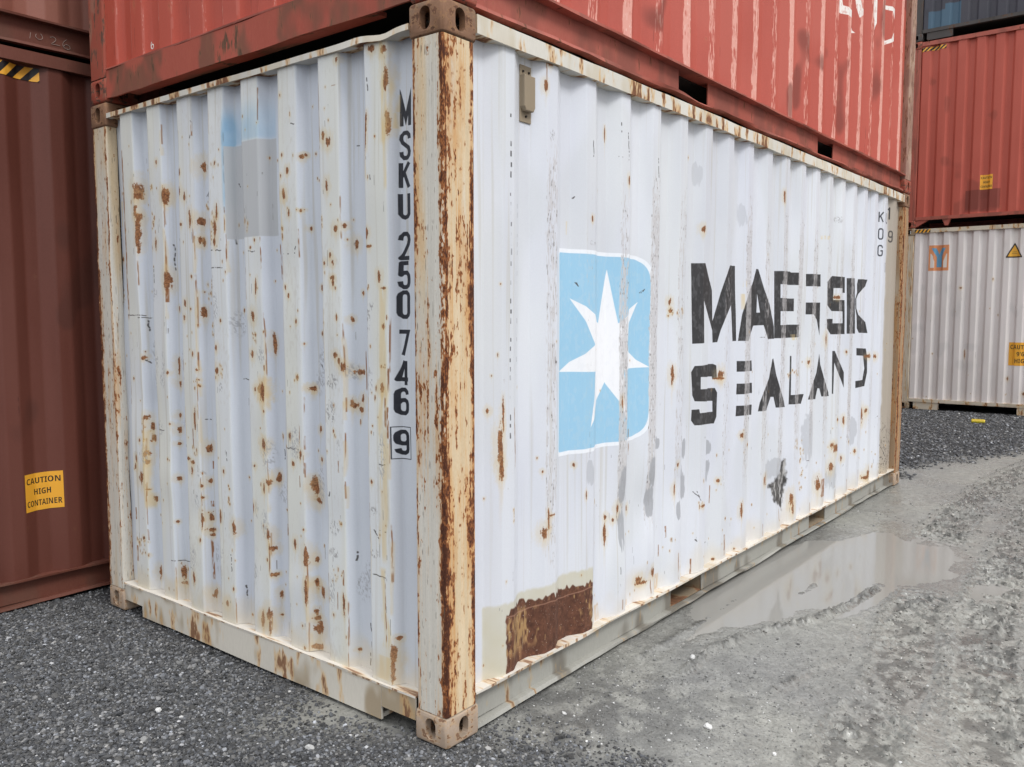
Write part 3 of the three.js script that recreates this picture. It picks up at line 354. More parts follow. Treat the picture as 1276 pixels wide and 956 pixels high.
MAT.brownRail = worn(512, 256, 2, 0.5, 15, [108, 64, 52], [84, 52, 44], [98, 70, 58], 0.12, { rough: 0.6, dirt: 0.5, halo: 0.03 }).material('brown rail paint', 0.001);
MAT.ivoryRail = worn(512, 256, 2, 0.5, 16, [198, 188, 170], [128, 92, 66], [170, 156, 132], 0.3, { rough: 0.6, dirt: 0.5 }).material('ivory rail paint', 0.001);
MAT.bluRail = worn(512, 256, 2, 0.5, 17, [74, 70, 68], [88, 66, 54], [60, 56, 52], 0.3, { rough: 0.7, dirt: 0.5, halo: 0.02 }).material('dark slate rail paint', 0.001);
MAT.roof = plain('weathered roof steel', 0x8d8a84, 0.8);
MAT.floor = plain('dark underfloor coating', 0x2c2925, 0.9);
MAT.red = plain('plain red container paint', 0x964837, 0.65); MAT.brown = plain('plain brown container paint', 0x63392f, 0.65); MAT.ivory = plain('plain ivory container paint', 0xc4beb8, 0.65); MAT.slate = plain('plain slate container paint', 0x46464e, 0.65);

// ---------------------------------------------------------------- containers
const castingShape = (() => { // steel corner block with an oval hole through each face
  const ev = new Evaluator(); ev.attributes = ['position', 'normal', 'uv'];
  const b = (g) => { const m = new Brush(g); m.updateMatrixWorld(); return m; };
  const oval = (w, h, len) => { const s = new THREE.Shape(), r = w / 2, k = h / 2 - r; s.absarc(0, k, r, 0, Math.PI); s.absarc(0, -k, r, Math.PI, 2 * Math.PI); s.closePath(); const g = new THREE.ExtrudeGeometry(s, { depth: len, bevelEnabled: false, curveSegments: 10 }); g.translate(0, 0, -len / 2); return g; };
  let m = b(new RoundedBoxGeometry(0.178, 0.118, 0.162, 4, 0.017));
  m = ev.evaluate(m, b(new THREE.BoxGeometry(0.122, 0.07, 0.108)), SUBTRACTION);
  m = ev.evaluate(m, b(oval(0.05, 0.078, 0.3)), SUBTRACTION);
  m = ev.evaluate(m, b(oval(0.05, 0.078, 0.3).rotateY(Math.PI / 2)), SUBTRACTION);
  return metreUV(toCreasedNormals(m.geometry, 0.6), 1.7, 1.7, 0.5, 0.5);
})();
const postProfile = rounded([[0.06, 0.15], [0.004, 0.15], [0.004, 0.004], [0.165, 0.004], [0.165, 0.06]], 0.012, 4);
function postShape(H, x0, z0, sx, sz, y0 = 0.118, dent = 0.003, seed = 1) {
  let run = 0; const L = [0]; for (let i = 1; i < postProfile.length; i++) { run += Math.hypot(postProfile[i][0] - postProfile[i - 1][0], postProfile[i][1] - postProfile[i - 1][1]); L.push(run); }
  const pts = postProfile.map((p, i) => [i, 0]);
  return sheet(pts, y0, H - 0.118, 40, (i, d, y) => { const [a, b] = postProfile[i], n = (F2(y * 5 + seed * 9, i * 0.2) - 0.5) * dent; return [x0 + sx * (a + n), y, z0 - sz * (b + n)]; }, (i, y) => [L[i] / run, y / 2.6], undefined, [-sx, 0, sz]);
}
// one container: its front long side in the plane z = 0 facing +z, its near end in the plane x = 0 facing -x
function container(o) {
  const g = thing(o.name, o.label, 'container', ...o.at, o.turn ?? 0), { L, H } = o, W = 2.438, m = o.mat, y0 = 0.156, y1 = H - 0.08;
  for (const [x, sx] of [[0, 1], [L, -1]]) for (const [z, sz] of [[0, 1], [-W, -1]]) {
    for (const y of [0.059, H - 0.059]) { const c = part('corner_casting', castingShape, y < 1 && o.lowCasting ? o.lowCasting : m.casting, g); c.position.set(x + sx * 0.089, y, z - sz * 0.081); c.rotation.set(y > 1 ? Math.PI : 0, x ? Math.PI : 0, 0); }
    part('corner_post', postShape(H, x, z, sx, sz, 0.118, o.dent ?? 0.003, x + z + 3), x === 0 && z === 0 ? m.post : x === 0 ? m.postLeft ?? m.postFar ?? m.post : m.postFar ?? m.post, g);
  }
  const dent = o.dentFn ?? ((s, y) => (F2(s * 2.2 + L, y * 1.7) - 0.5) * 0.008);
  // long sides
  for (const [a, b, mat, k] of o.front) { part('side_panel', sheet(clipped(o.sidePts, a, b), y0, y1, 48, (s, d, y) => [s, y, -0.018 + d], k, dent), mat, g); }
  part('side_panel', sheet(o.sidePts, y0, y1, 4, (s, d, y) => [s, y, -W + 0.018 - d], (s, y) => [s / L, y / H], undefined, [0, 0, -1]), m.back, g);
  // ends
  const ek = o.endUV ?? ((s, y) => [s / W, y / H]);
  part('end_panel', sheet(o.endPts, y0, y1, 48, (s, d, y) => [0.018 - d, y, s - W], ek, o.endDent ?? dent, [-1, 0, 0]), o.endMat ?? m.back, g);
  part('end_panel', sheet(o.endPts, y0, y1, 4, (s, d, y) => [L - 0.018 + d, y, s - W], (s, y) => [s / W, y / H], undefined, [1, 0, 0]), m.back, g);
  // rails
  for (const z of [0, -W + 0.064]) part('top_side_rail', joined([bar(0.178, L - 0.178, H - 0.08, H - 0.018, -0.064 + z, -0.003 + z, o.railDent ?? 0.003, 2)]), m.topRail, g);
  const tr = bar(0.002, 0.062, H - 0.081, H - 0.059, -W + 0.162, -0.162, 0.004, 3, 0.03);
  if (o.topEndDent) { const p = tr.attributes.position; for (let i = 0; i < p.count; i++) o.topEndDent(p, i, W); tr.computeVertexNormals(); }
  part('top_end_rail', joined([tr]), m.topRail, g);
  part('top_end_rail', joined([bar(L - 0.062, L - 0.002, H - 0.083, H - 0.042, -W + 0.162, -0.162)]), m.topRail, g);
  const web = o.webIn ?? 0.045, gaps = o.pockets ?? [], cuts = [0.178]; for (const [a, b] of gaps) cuts.push(a, b); cuts.push(L - 0.178);
  for (const s of [1, -1]) {
    const zz = (z) => s > 0 ? z : -W - z, bb = (x0, x1, a, b, za, zb, ...r) => bar(x0, x1, a, b, Math.min(zz(za), zz(zb)), Math.max(zz(za), zz(zb)), ...r);
    const list = []; for (let i = 0; i < cuts.length; i += 2) list.push(bb(cuts[i], cuts[i + 1], o.thin ? 0.02 : 0.03, 0.146, -web - 0.006, -web, o.thin ? 0 : 0.003, i));
    if (!o.thin) list.push(bb(0.178, L - 0.178, 0.016, 0.028, -web - 0.012, -web + 0.03, 0.018, 5 + s));
    const rail = part('bottom_side_rail', joined(list), m.bottomRail, g);
    part('ledge', joined([o.thin ? bb(0.17, L - 0.17, 0.120, 0.172, -0.075, -0.004, 0.004, 4) : bb(0.166, L - 0.166, 0.147, 0.157, -0.10, -0.006, 0.007, 7 + s)]), m.lip, rail);
    if (s > 0 && m.pocket) for (const [a, b] of gaps) part('fork_pocket', joined([bb(a - 0.004, a + 0.002, 0.03, 0.146, -0.7, -web - 0.008), bb(b - 0.002, b + 0.004, 0.03, 0.146, -0.7, -web - 0.008), bb(a + 0.003, b - 0.003, 0.029, 0.036, -0.7, -web - 0.004)]), m.pocket, g);
    if (s > 0) for (const [a, b, t] of o.feet ?? []) { const sh = new THREE.Shape(); if (t) { sh.moveTo(a, 0.12); sh.lineTo(b, 0.12); sh.lineTo(t[1], 0.02); sh.lineTo(t[0], 0.02); } else { sh.moveTo(a, 0.12); sh.lineTo(b, 0.12); sh.lineTo(b, 0.03); sh.quadraticCurveTo(b, 0.004, b - 0.026, 0.004); sh.lineTo(a + 0.026, 0.004); sh.quadraticCurveTo(a, 0.004, a, 0.03); }
      sh.closePath(); const fg = new THREE.ExtrudeGeometry(sh, { depth: 0.06, bevelEnabled: false }); fg.translate(0, 0, -0.074); part('rail_foot', joined([fg]), m.foot ?? m.lip, g); }
  }
  // bottom end rail: a deep plate, cut away beside the corner blocks
  for (const s of [0, 1]) { const X = (v) => s ? L - v : v, be = (a, b, ya, yb, za, zb, ...r) => bar(Math.min(X(a), X(b)), Math.max(X(a), X(b)), ya, yb, za, zb, ...r);
    const e = part('bottom_end_rail', joined([...(o.endWhole ? [be(0.006, 0.016, 0.014, 0.148, -W + 0.163, -0.163, 0.014, 2, 0.03)] : [be(0.006, 0.016, 0.012, 0.148, -W + 0.335, -0.345, 0.006, 2, 0.03), be(0.0075, 0.0145, 0.064, 0.1465, -W + 0.163, -W + 0.334), be(0.0075, 0.0145, 0.064, 0.1465, -0.344, -0.163)]), be(0.016, 0.075, 0.016, 0.032, -W + 0.338, -0.348)]), m.endRail ?? m.bottomRail, g);
    part('ledge', joined([be(0.004, 0.09, 0.148, 0.156, -W + 0.16, -0.16, 0.006, 9, 0.03)]), m.lip, e); }
  part('roof_panel', joined([bar(0.064, L - 0.064, H - 0.05, H - 0.044, -W + 0.066, -0.066)]), MAT.roof, g);
  part('floor_panel', joined([bar(0.092, L - 0.092, 0.147, 0.165, -W + 0.11, -0.11)]), MAT.floor, g);
  return g;
}
function sticker(parent, name, pts, a, b, y0, y1, W, H, draw, label, lift = 0.002, z = -0.018, folds = true) { // thin label that follows the folds of the sheet
  const cv = document.createElement('canvas'); cv.width = W; cv.height = H; const c = cv.getContext('2d'); draw(c, W, H); const t = new THREE.CanvasTexture(cv); t.colorSpace = THREE.SRGBColorSpace; t.magFilter = THREE.LinearFilter;
  const q = part(name, sheet(clipped(pts, a, b), y0, y1, 6, (s, d, y) => [s, y, z + d + lift], (s, y) => [(s - a) / (b - a), (y - y0) / (y1 - y0)], folds ? (s, y) => (F2(s * 2.2 + 12.192, y * 1.7) - 0.5) * 0.008 : undefined), new THREE.MeshStandardMaterial({ name: name + ' print', map: t, roughness: 0.5, transparent: true, alphaTest: 0.5 }), parent);
  if (label) q.userData.label = label; return q;
}
const caution = (lines, size, left) => (c, W, H) => { c.fillStyle = '#e9a934'; c.fillRect(0, 0, W, H); c.fillStyle = '#30261a'; c.font = 'bold ' + size + 'px sans-serif'; c.textAlign = 'center'; c.textBaseline = 'middle'; lines.forEach((t, i) => { c.save(); c.translate(W * (left ?? 0.5), H * (0.2 + 0.3 * i)); const w = c.measureText(t).width; if (w > W * 0.92) c.scale(W * 0.92 / w, 1); else c.scale(0.82, 1); c.fillText(t, 0, 0); c.restore(); }); };
const hazard = (n, lean) => (c, W, H) => { c.fillStyle = '#191a1e'; c.fillRect(0, 0, W, H); c.fillStyle = '#e6a93a'; const p = W / n; for (let i = -2; i < n + 2; i++) { c.beginPath(); c.moveTo(i * p, H); c.lineTo(i * p + p * 0.5, H); c.lineTo(i * p + p * 0.5 + lean * H, 0); c.lineTo(i * p + lean * H, 0); c.fill(); } };

const sideA = rounded(ridges(0.162, 5.896, EDGE(0) - 0.072, 0.27815, 0.072, 0.068, 0.07, 0.068, 0.036), 0.006);
const endA = rounded(ridges(0.145, 2.292, 2.438 - 2.168, 0.2515, 0.114, 0.028, 0.0815, 0.028, 0.045), 0.009);
const S1 = whiteSide(0.15, 3.02, 2048, 1536), S2 = whiteSide(3.0, 5.92, 2048, 1280), SE = whiteEnd();
const uvOf = (s) => (u, y) => [(u - s.u0) / (s.u1 - s.u0), (y - s.v0) / (s.v1 - s.v0)];
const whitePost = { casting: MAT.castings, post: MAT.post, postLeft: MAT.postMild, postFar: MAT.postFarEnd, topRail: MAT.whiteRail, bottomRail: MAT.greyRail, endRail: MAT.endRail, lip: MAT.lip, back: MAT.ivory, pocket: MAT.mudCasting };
const bumps = [[0.45, 1.12, 0.06, -0.010], [0.62, 0.75, 0.09, 0.008], [0.85, 0.6, 0.07, -0.008], [1.75, 0.72, 0.1, -0.009], [1.55, 0.42, 0.08, 0.007], [2.0, 1.3, 0.1, -0.006], [1.32, 1.6, 0.08, 0.005]];
const A = container({
  name: 'shipping_container', label: 'rust-spotted white corrugated container with blue star emblem on its long side', at: [0, 0, 0], L: 6.058, H: 2.591, mat: whitePost, lowCasting: MAT.dustCasting,
  sidePts: sideA, front: [[0.162, 3.01, S1.material('white side paint'), uvOf(S1)], [3.01, 5.896, S2.material('white side paint beyond the seam'), uvOf(S2)]],
  endPts: endA, endMat: SE.material('white end paint'), endUV: uvOf(SE), dent: 0.005, railDent: 0.006,
  dentFn: (s, y) => (F2(s * 1.9, y * 1.5) - 0.5) * 0.011 + (F2(s * 6, y * 3) - 0.5) * 0.003 - 0.022 * Math.exp(-(((s - 1.47) / 0.07) ** 2) - ((y - 0.62) / 0.12) ** 2) - 0.018 * Math.exp(-(((s - 1.22) / 0.06) ** 2) - ((y - 0.6) / 0.14) ** 2) - 0.016 * Math.exp(-(((s - 1.78) / 0.06) ** 2) - ((y - 0.66) / 0.12) ** 2) - 0.02 * Math.exp(-(((s - 1.45) / 0.05) ** 2) - ((y - 0.23) / 0.05) ** 2) - 0.02 * Math.exp(-(((s - 3.2) / 0.12) ** 2) - ((y - 0.42) / 0.14) ** 2),
  endDent: (s, y) => (F2(s * 2.3, y * 1.6) - 0.5) * 0.016 + (F2(s * 7, y * 4 + 9) - 0.5) * 0.007 + bumps.reduce((a, [u, v, r, h]) => a + h * Math.exp(-(((s - u) / r) ** 2) - ((y - v) / r) ** 2), 0),
  topEndDent: (p, i, W) => { const z = p.getZ(i) + 0.30; const d = Math.exp(-((z / 0.06) ** 2)); p.setY(i, p.getY(i) - 0.007 * d + 0.003 * Math.exp(-(((z + 0.12) / 0.05) ** 2))); p.setX(i, p.getX(i) + 0.01 * d); },
  pockets: [[1.745, 2.10], [3.80, 4.14]],
});
{ // ventilator cover screwed into a fold of the long side
  const mt = plain('tan plastic', 0x8f806a, 0.55), v = part('vent_cover', (() => { const s = new THREE.Shape(); s.moveTo(-0.031, 0.062); s.lineTo(0.031, 0.062); s.lineTo(0.031, -0.05); s.lineTo(0.022, -0.064); s.lineTo(-0.022, -0.064); s.lineTo(-0.031, -0.05); s.closePath(); const g = new THREE.ExtrudeGeometry(s, { depth: 0.022, bevelEnabled: true, bevelSize: 0.003, bevelThickness: 0.004, bevelSegments: 2 }); g.translate(0.513, 2.378, -0.052); return g; })(), mt, A);
  const pl = new RoundedBoxGeometry(0.07, 0.212, 0.006, 2, 0.0025); pl.translate(0.513, 2.377, -0.0505); part('back_plate', pl, mt, v);
  for (const [dx, dy] of [[-0.018, 0.082], [0.018, 0.082], [0, -0.083]]) { const c = new THREE.CylinderGeometry(0.0042, 0.0048, 0.006, 10); c.rotateX(Math.PI / 2); c.translate(0.513 + dx, 2.377 + dy, -0.046); part('screw', c, plain('dark screw', 0x2b2622, 0.5, { metalness: 0.5 }), v); }
}

// red container on top of it
const redFlat = (x) => { const k = Math.round((x - 0.37) / 0.27815), e = EDGE(clamp(k, 0, 19)); return sst(0.046, 0.03, Math.abs(x - e + 0.036)) * (0.56 + 0.22 * Math.sin(k * 2.7)); };
const SB = paintedPanel(0.15, 5.92, 0.15, 2.52, 2048, 1024, 21, [178, 84, 70], { flat: redFlat, rub: [228, 174, 160], fade: [186, 98, 84], dirt: 0.5, chips: 70, chipK: 0.35 });
SB.print((g) => { g.fillStyle = 'rgb(232,226,220)';
  poly(g, [[4.02, 1.30], [4.06, 1.16], [4.106, 1.103], [4.115, 1.06], [4.234, 1.062], [4.34, 1.060], [4.356, 1.017], [4.387, 0.986], [4.467, 1.002], [4.432, 1.016], [4.39, 1.058], [4.384, 1.09], [4.324, 1.112], [4.18, 1.12], [4.14, 1.30]]);
  poly(g, [[4.453, 1.28], [4.50, 1.26], [4.546, 1.2], [4.62, 1.19], [4.67, 1.157], [4.61, 1.147], [4.574, 1.152], [4.535, 1.133], [4.499, 1.114], [4.469, 1.183]]);
  poly(g, [[4.82, 1.50], [5.01, 1.50], [5.01, 1.211], [4.958, 1.12], [4.893, 1.16], [4.826, 1.21]]);
  poly(g, [[5.13, 1.42], [5.246, 1.42], [5.395, 1.425], [5.49, 1.375], [5.492, 1.262], [5.402, 1.165], [5.226, 1.095], [5.12, 1.085], [5.12, 1.11], [5.223, 1.122], [5.346, 1.176], [5.415, 1.245], [5.415, 1.34], [5.35, 1.388], [5.13, 1.39]]);
}, (x, y) => 0.3 * sst(0.6, 0.75, F2(x * 90, y * 40)));
const SBE = paintedPanel(0.13, 2.31, 0.15, 2.52, 1024, 1024, 22, [178, 77, 59], { fade: [182, 86, 69], dirt: 0.55, chips: 60, chipK: 0.3, flat: (x) => { const k = (x - 0.195) / 0.2515, f = (k - Math.round(k)) * 0.2515; return Math.abs(Math.abs(f) - 0.055) < 0.008 ? 0.5 : 0; }, rub: [186, 100, 86] });
const endB = rounded(ridges(0.145, 2.292, 0.138 + 0.0, 0.2515, 0.114, 0.028, 0.0815, 0.028, 0.03).map((p, i) => p), 0.012);
const B = container({
  name: 'shipping_container', label: 'scuffed red container stacked on top of the rust-spotted white one', at: [0.004, 2.593, 0.002], L: 6.058, H: 2.591,
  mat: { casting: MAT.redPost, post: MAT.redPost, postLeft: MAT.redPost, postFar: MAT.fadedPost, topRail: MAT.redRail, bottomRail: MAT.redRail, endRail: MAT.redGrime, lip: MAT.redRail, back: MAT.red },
  sidePts: sideA, front: [[0.162, 5.896, SB.material('red side paint'), uvOf(SB)]], endPts: endB, endMat: SBE.material('red end paint'), endUV: uvOf(SBE), railDent: 0.008, webIn: 0.05, endWhole: true, pockets: [[1.745, 2.07], [3.76, 4.08]],
});
for (const [u, v, ch] of [[0.585, 0.185, '6']]) { const t = part('chalk_mark', (() => { const g = new THREE.TorusGeometry(0.010, 0.0028, 6, 16); g.translate(0, 0, 0); const s = new THREE.TorusGeometry(0.030, 0.0026, 6, 12, 1.0); s.rotateZ(2.5); s.translate(0.018, 0.004, 0); const m = mergeGeometries([g, s]); m.scale(1, 1, 0.15); m.rotateY(-Math.PI / 2); m.translate(0.017, v, u - 2.438); return m; })(), plain('white paint stick', 0xd8d2cc, 0.8), B); t.userData.label = 'small white figure painted on the red end'; }

// brown pair standing to the left
const brownPts = rounded(ridges(0.16, 12.03, 0.344 - 0.072 - 0.001, 0.27815, 0.072, 0.068, 0.07, 0.068, 0.036), 0.010);
const brownSkin = paintedPanel(0.1, 2.2, 0.1, 2.9, 768, 1024, 31, [98, 55, 45], { fade: [104, 62, 52], dirt: 0.25, chips: 26, chipK: 0.12, rough: 0.5 });
const brownSkin2 = paintedPanel(0.1, 2.2, 0.1, 2.9, 512, 512, 33, [142, 92, 78], { fade: [132, 82, 70], dirt: 0.25, chips: 16, chipK: 0.12, rough: 0.5 });
const BX = -0.62, brownMat = { casting: MAT.brownRail, post: MAT.brownRail, topRail: MAT.brownRail, bottomRail: MAT.brownRail, lip: MAT.brownRail, back: MAT.brown };
const plainEnd = rounded(ridges(0.16, 2.28, 0.27, 0.2515, 0.114, 0.028, 0.08, 0.028, 0.04), 0.012);
const uvRep = (s) => (u, y) => [((u - s.u0) / (s.u1 - s.u0)), (y - s.v0) / (s.v1 - s.v0)];
function brown(label, y, skin, nm) { return container({ name: 'shipping_container', label, at: [BX, y, -2.715], L: 12.192, H: 2.896, mat: brownMat, sidePts: brownPts, front: [[0.16, 2.1, skin.material(nm), uvRep(skin)], [2.1, 12.03, MAT.brown, uvRep(skin)]], endPts: plainEnd, webIn: 0.05, railDent: 0.003 }); }
const Cc = brown('tall dark brown container on gravel with CAUTION HIGH CONTAINER sticker', 0, brownSkin, 'brown side paint');
const Dd = brown('brown container stacked above the tall brown one, chalk figures 10 26 on its rail', 2.898, brownSkin2, 'faded brown side paint');
sticker(Cc, 'caution_label', brownPts, 0.348, 0.541, 0.502, 0.702, 256, 264, caution(['CAUTION', 'HIGH', 'CONTAINER'], 58), 'yellow sticker reading CAUTION HIGH CONTAINER');
sticker(Cc, 'hazard_stripe', brownPts, 0.155, 0.515, 2.738, 2.806, 512, 90, hazard(4.6, 1.0), 'yellow and black diagonal warning stripe', 0.003);
{ const mt = plain('chalk', 0xa8948a, 0.9), z = -0.048, mk = (pts, nm) => { const q = new THREE.CatmullRomCurve3(pts.map(([a, b]) => new THREE.Vector3(a - BX, b - 2.898, z))); const m = new THREE.TubeGeometry(q, 20, 0.0014, 5); m.translate(0, 0, 0); part('chalk_figure', m, mt, Dd); };
  mk([[-0.131, 2.985], [-0.133, 2.970], [-0.136, 2.955]]); mk([[-0.103, 2.985], [-0.107, 2.972], [-0.092, 2.960], [-0.074, 2.968], [-0.076, 2.984], [-0.082, 2.990]]);
  mk([[-0.035, 2.984], [-0.020, 2.990], [-0.006, 2.982], [-0.012, 2.968], [-0.030, 2.952], [-0.012, 2.953], [0.013, 2.952]]); mk([[0.048, 2.992], [0.032, 2.975], [0.028, 2.958], [0.044, 2.944], [0.064, 2.948], [0.062, 2.962], [0.046, 2.966], [0.032, 2.956]]); }

// stack across the yard, turned so that its long sides face the white container's far end
const EX = 12.6, EZ = -1.66, TURN = -Math.PI / 2;
const eastUV = (s) => (u, y) => [(u - s.u0) / (s.u1 - s.u0), (y - s.v0) / (s.v1 - s.v0)];
const ePts = rounded(ridges(0.14, 12.03, 0.178, 0.2085, 0.078, 0.042, 0.058, 0.030, 0.040), 0.008), fPts = rounded(ridges(0.14, 12.03, 0.182, 0.2545, 0.11, 0.045, 0.07, 0.030, 0.040), 0.008);
const SEa = paintedPanel(0.1, 2.3, 0.1, 2.9, 1024, 1024, 41, [222, 216, 213], { fade: [214, 208, 203], dirt: 0.1, chips: 30, chipK: 0.7 });
for (const [x, y, w, h] of [[1.58, 0.93, 0.05, 0.11], [0.95, 0.9, 0.02, 0.14], [1.78, 1.14, 0.07, 0.03], [1.3, 2.06, 0.02, 0.04], [1.78, 0.33, 0.09, 0.04], [1.55, 0.55, 0.03, 0.05], [1.95, 0.70, 0.12, 0.03], [0.86, 1.94, 0.05, 0.03]]) SEa.rust(x, y, w, h, 0.9);
SEa.print((g) => { g.fillStyle = 'rgb(214,134,84)'; g.fillRect(0.386, 2.214, 0.292, 0.40); g.fillStyle = 'rgb(220,214,206)'; g.fillRect(0.412, 2.262, 0.240, 0.215); g.fillStyle = 'rgb(214,134,84)'; poly(g, [[0.47, 2.262], [0.47, 2.36], [0.43, 2.48], [0.64, 2.48], [0.60, 2.36], [0.60, 2.262]]);
  g.fillStyle = 'rgb(220,214,206)'; poly(g, [[0.412, 2.262], [0.412, 2.49], [0.452, 2.44], [0.452, 2.262]]); g.fillStyle = 'rgb(88,150,188)'; poly(g, [[0.50, 2.27], [0.575, 2.27], [0.575, 2.44], [0.63, 2.57], [0.57, 2.57], [0.532, 2.47], [0.49, 2.57], [0.425, 2.57], [0.50, 2.43]]); }, () => 0.12);
const E = container({ name: 'shipping_container', label: 'dirty ivory container across the yard with orange and blue square emblem', at: [EX, 0, EZ], turn: TURN, L: 12.192, H: 2.896,
  mat: { casting: MAT.mudCasting, post: MAT.ivoryRail, topRail: MAT.ivoryRail, bottomRail: MAT.ivoryRail, endRail: MAT.ivoryRail, lip: MAT.ivoryRail, back: MAT.ivory }, sidePts: ePts, front: [[0.14, 2.2, SEa.material('ivory side paint'), eastUV(SEa)], [2.2, 12.03, MAT.ivory, eastUV(SEa)]], endPts: plainEnd, thin: true, webIn: 0.95, feet: [[0.24, 0.61], [1.70, 2.07], [5.0, 5.4], [7.0, 7.4], [10.1, 10.5], [11.58, 11.95]] });
sticker(E, 'caution_label', ePts, 1.552, 1.90, 0.755, 1.105, 256, 256, caution(["CAUTION", "9'6\"", 'HIGH'], 66), "yellow sticker reading CAUTION 9'6\" HIGH");
sticker(E, 'warning_triangle', ePts, 1.452, 1.678, 2.37, 2.60, 128, 128, (c, W, H) => { c.lineJoin = 'round'; c.beginPath(); c.moveTo(W / 2, 8); c.lineTo(W - 8, H - 10); c.lineTo(8, H - 10); c.closePath(); c.fillStyle = '#e0a93c'; c.fill(); c.lineWidth = 10; c.strokeStyle = '#2a241c'; c.stroke(); c.fillStyle = '#5a4a2c'; c.fillRect(W * 0.38, H * 0.58, W * 0.26, 3); c.fillRect(W * 0.36, H * 0.68, W * 0.3, 3); }, 'yellow triangular warning sign with black rim');
sticker(E, 'hazard_stripe', [[0.1, 0], [2, 0]], 0.175, 0.40, 2.822, 2.872, 256, 64, hazard(4, 0.6), 'faded yellow and black warning stripe', 0.004, -0.003, false);
const SF = paintedPanel(0.1, 2.3, 0.1, 2.9, 1024, 1024, 43, [178, 86, 71], { fade: [182, 91, 76], dirt: 0.25, chips: 24, chipK: 0.2 });
SF.box(0.86, 1.35, 0.2, 0.54, (x, y, o) => SF.mix(o, 108, 54, 46, 0.62 * sst(0.86, 0.87, x) * sst(1.345, 1.335, x) * sst(0.535, 0.525, y) * sst(0.2, 0.3, y + F2(x * 9, y * 9) * 0.1)));
const Fc = container({ name: 'shipping_container', label: 'dull red container stacked on the dirty ivory one across the yard', at: [EX, 2.898, EZ], turn: TURN, L: 12.192, H: 2.896,
  mat: { casting: MAT.redPost, post: MAT.redRail, topRail: MAT.redRail, bottomRail: MAT.redRail, endRail: MAT.redRail, lip: MAT.redRail, back: MAT.red, foot: MAT.redRail }, sidePts: fPts, front: [[0.14, 2.2, SF.material('dull red side paint'), eastUV(SF)], [2.2, 12.03, MAT.red, eastUV(SF)]], endPts: plainEnd, thin: true, webIn: 0.95, feet: [[0.18, 0.36, [0.18, 0.20]], [0.56, 0.68, [0.60, 0.645]]] });
sticker(Fc, 'caution_label', fPts, 1.065, 1.235, 0.528, 0.748, 128, 160, caution(['CAUTION', 'HIGH', 'CONTAINER'], 34), 'small yellow sticker with three lines of black lettering');
sticker(Fc, 'hazard_stripe', fPts, 0.16, 0.52, 2.735, 2.795, 256, 64, hazard(5, 0.8), 'yellow and black diagonal warning stripe', 0.003);
const SG = paintedPanel(0.1, 2.3, 0.1, 1.4, 512, 512, 47, [66, 66, 74], { fade: [72, 70, 76], dirt: 0.3, chips: 10, chipK: 0.1 });
SG.box(0.2, 0.72, 0.1, 0.62, (x, y, o) => SG.mix(o, 74, 108, 130, 0.75 * sst(0.24, 0.25, x) * sst(0.705, 0.695, x) * sst(x > 0.48 ? 0.52 : 0.44, (x > 0.48 ? 0.52 : 0.44) - 0.02, y)));
const Gc = container({ name: 'shipping_container', label: 'dark slate container topmost of the stack across the yard', at: [EX, 5.796, EZ], turn: TURN, L: 12.192, H: 2.896,
  mat: { casting: MAT.bluRail, post: MAT.bluRail, topRail: MAT.bluRail, bottomRail: MAT.bluRail, endRail: MAT.bluRail, lip: MAT.bluRail, back: MAT.slate, foot: MAT.bluRail }, sidePts: fPts, front: [[0.14, 2.2, SG.material('slate side paint'), eastUV(SG)], [2.2, 12.03, MAT.slate, eastUV(SG)]], endPts: plainEnd, thin: true, webIn: 0.95, feet: [[0.235, 0.60], [1.75, 2.1]] });

// ---------------------------------------------------------------- ground
const pathD = (pts) => { const q = new THREE.CatmullRomCurve3(pts.map(([x, z]) => new THREE.Vector3(x, 0, z))).getPoints(60); const P = q.map((v) => [v.x, v.z]), S = [0]; for (let i = 1; i < P.length; i++) S.push(S[i - 1] + Math.hypot(P[i][0] - P[i - 1][0], P[i][1] - P[i - 1][1]));
  const xs = P.map((p) => p[0]), zs = P.map((p) => p[1]), bx = [Math.min(...xs) - 0.4, Math.max(...xs) + 0.4, Math.min(...zs) - 0.4, Math.max(...zs) + 0.4];
  return (x, z) => { if (x < bx[0] || x > bx[1] || z < bx[2] || z > bx[3]) return null; let best = 1e9, bs = 0, bt = 0; for (let i = 1; i < P.length; i++) { const ax = P[i - 1][0], az = P[i - 1][1], ex = P[i][0] - ax, ez = P[i][1] - az, l = ex * ex + ez * ez, t = clamp(((x - ax) * ex + (z - az) * ez) / l, 0, 1), dx = x - ax - ex * t, dz = z - az - ez * t, d = dx * dx + dz * dz; if (d < best) { best = d; bs = S[i - 1] + Math.sqrt(l) * t; bt = (ex * dz - ez * dx) > 0 ? 1 : -1; } } return [Math.sqrt(best) * bt, bs, S[S.length - 1]]; }; };
const TRACKS = [[pathD([[-0.2, 1.42], [0.8, 1.14], [1.6, 1.10], [2.5, 0.95], [3.1, 0.9]]), 0.115, 0.075], [pathD([[4.0, 0.72], [5.1, 0.69], [7.2, 0.78], [9.5, 1.1]]), 0.14, 0.09], [pathD([[0.2, 1.78], [1.1, 1.56], [2.56, 1.28], [4.4, 1.16], [6.2, 1.1], [9, 1.5]]), 0.12, 0.075], [pathD([[-0.4, 2.3], [1.2, 2.05], [3, 1.75], [5, 1.6], [8, 1.7]]), 0.15, 0.08]];
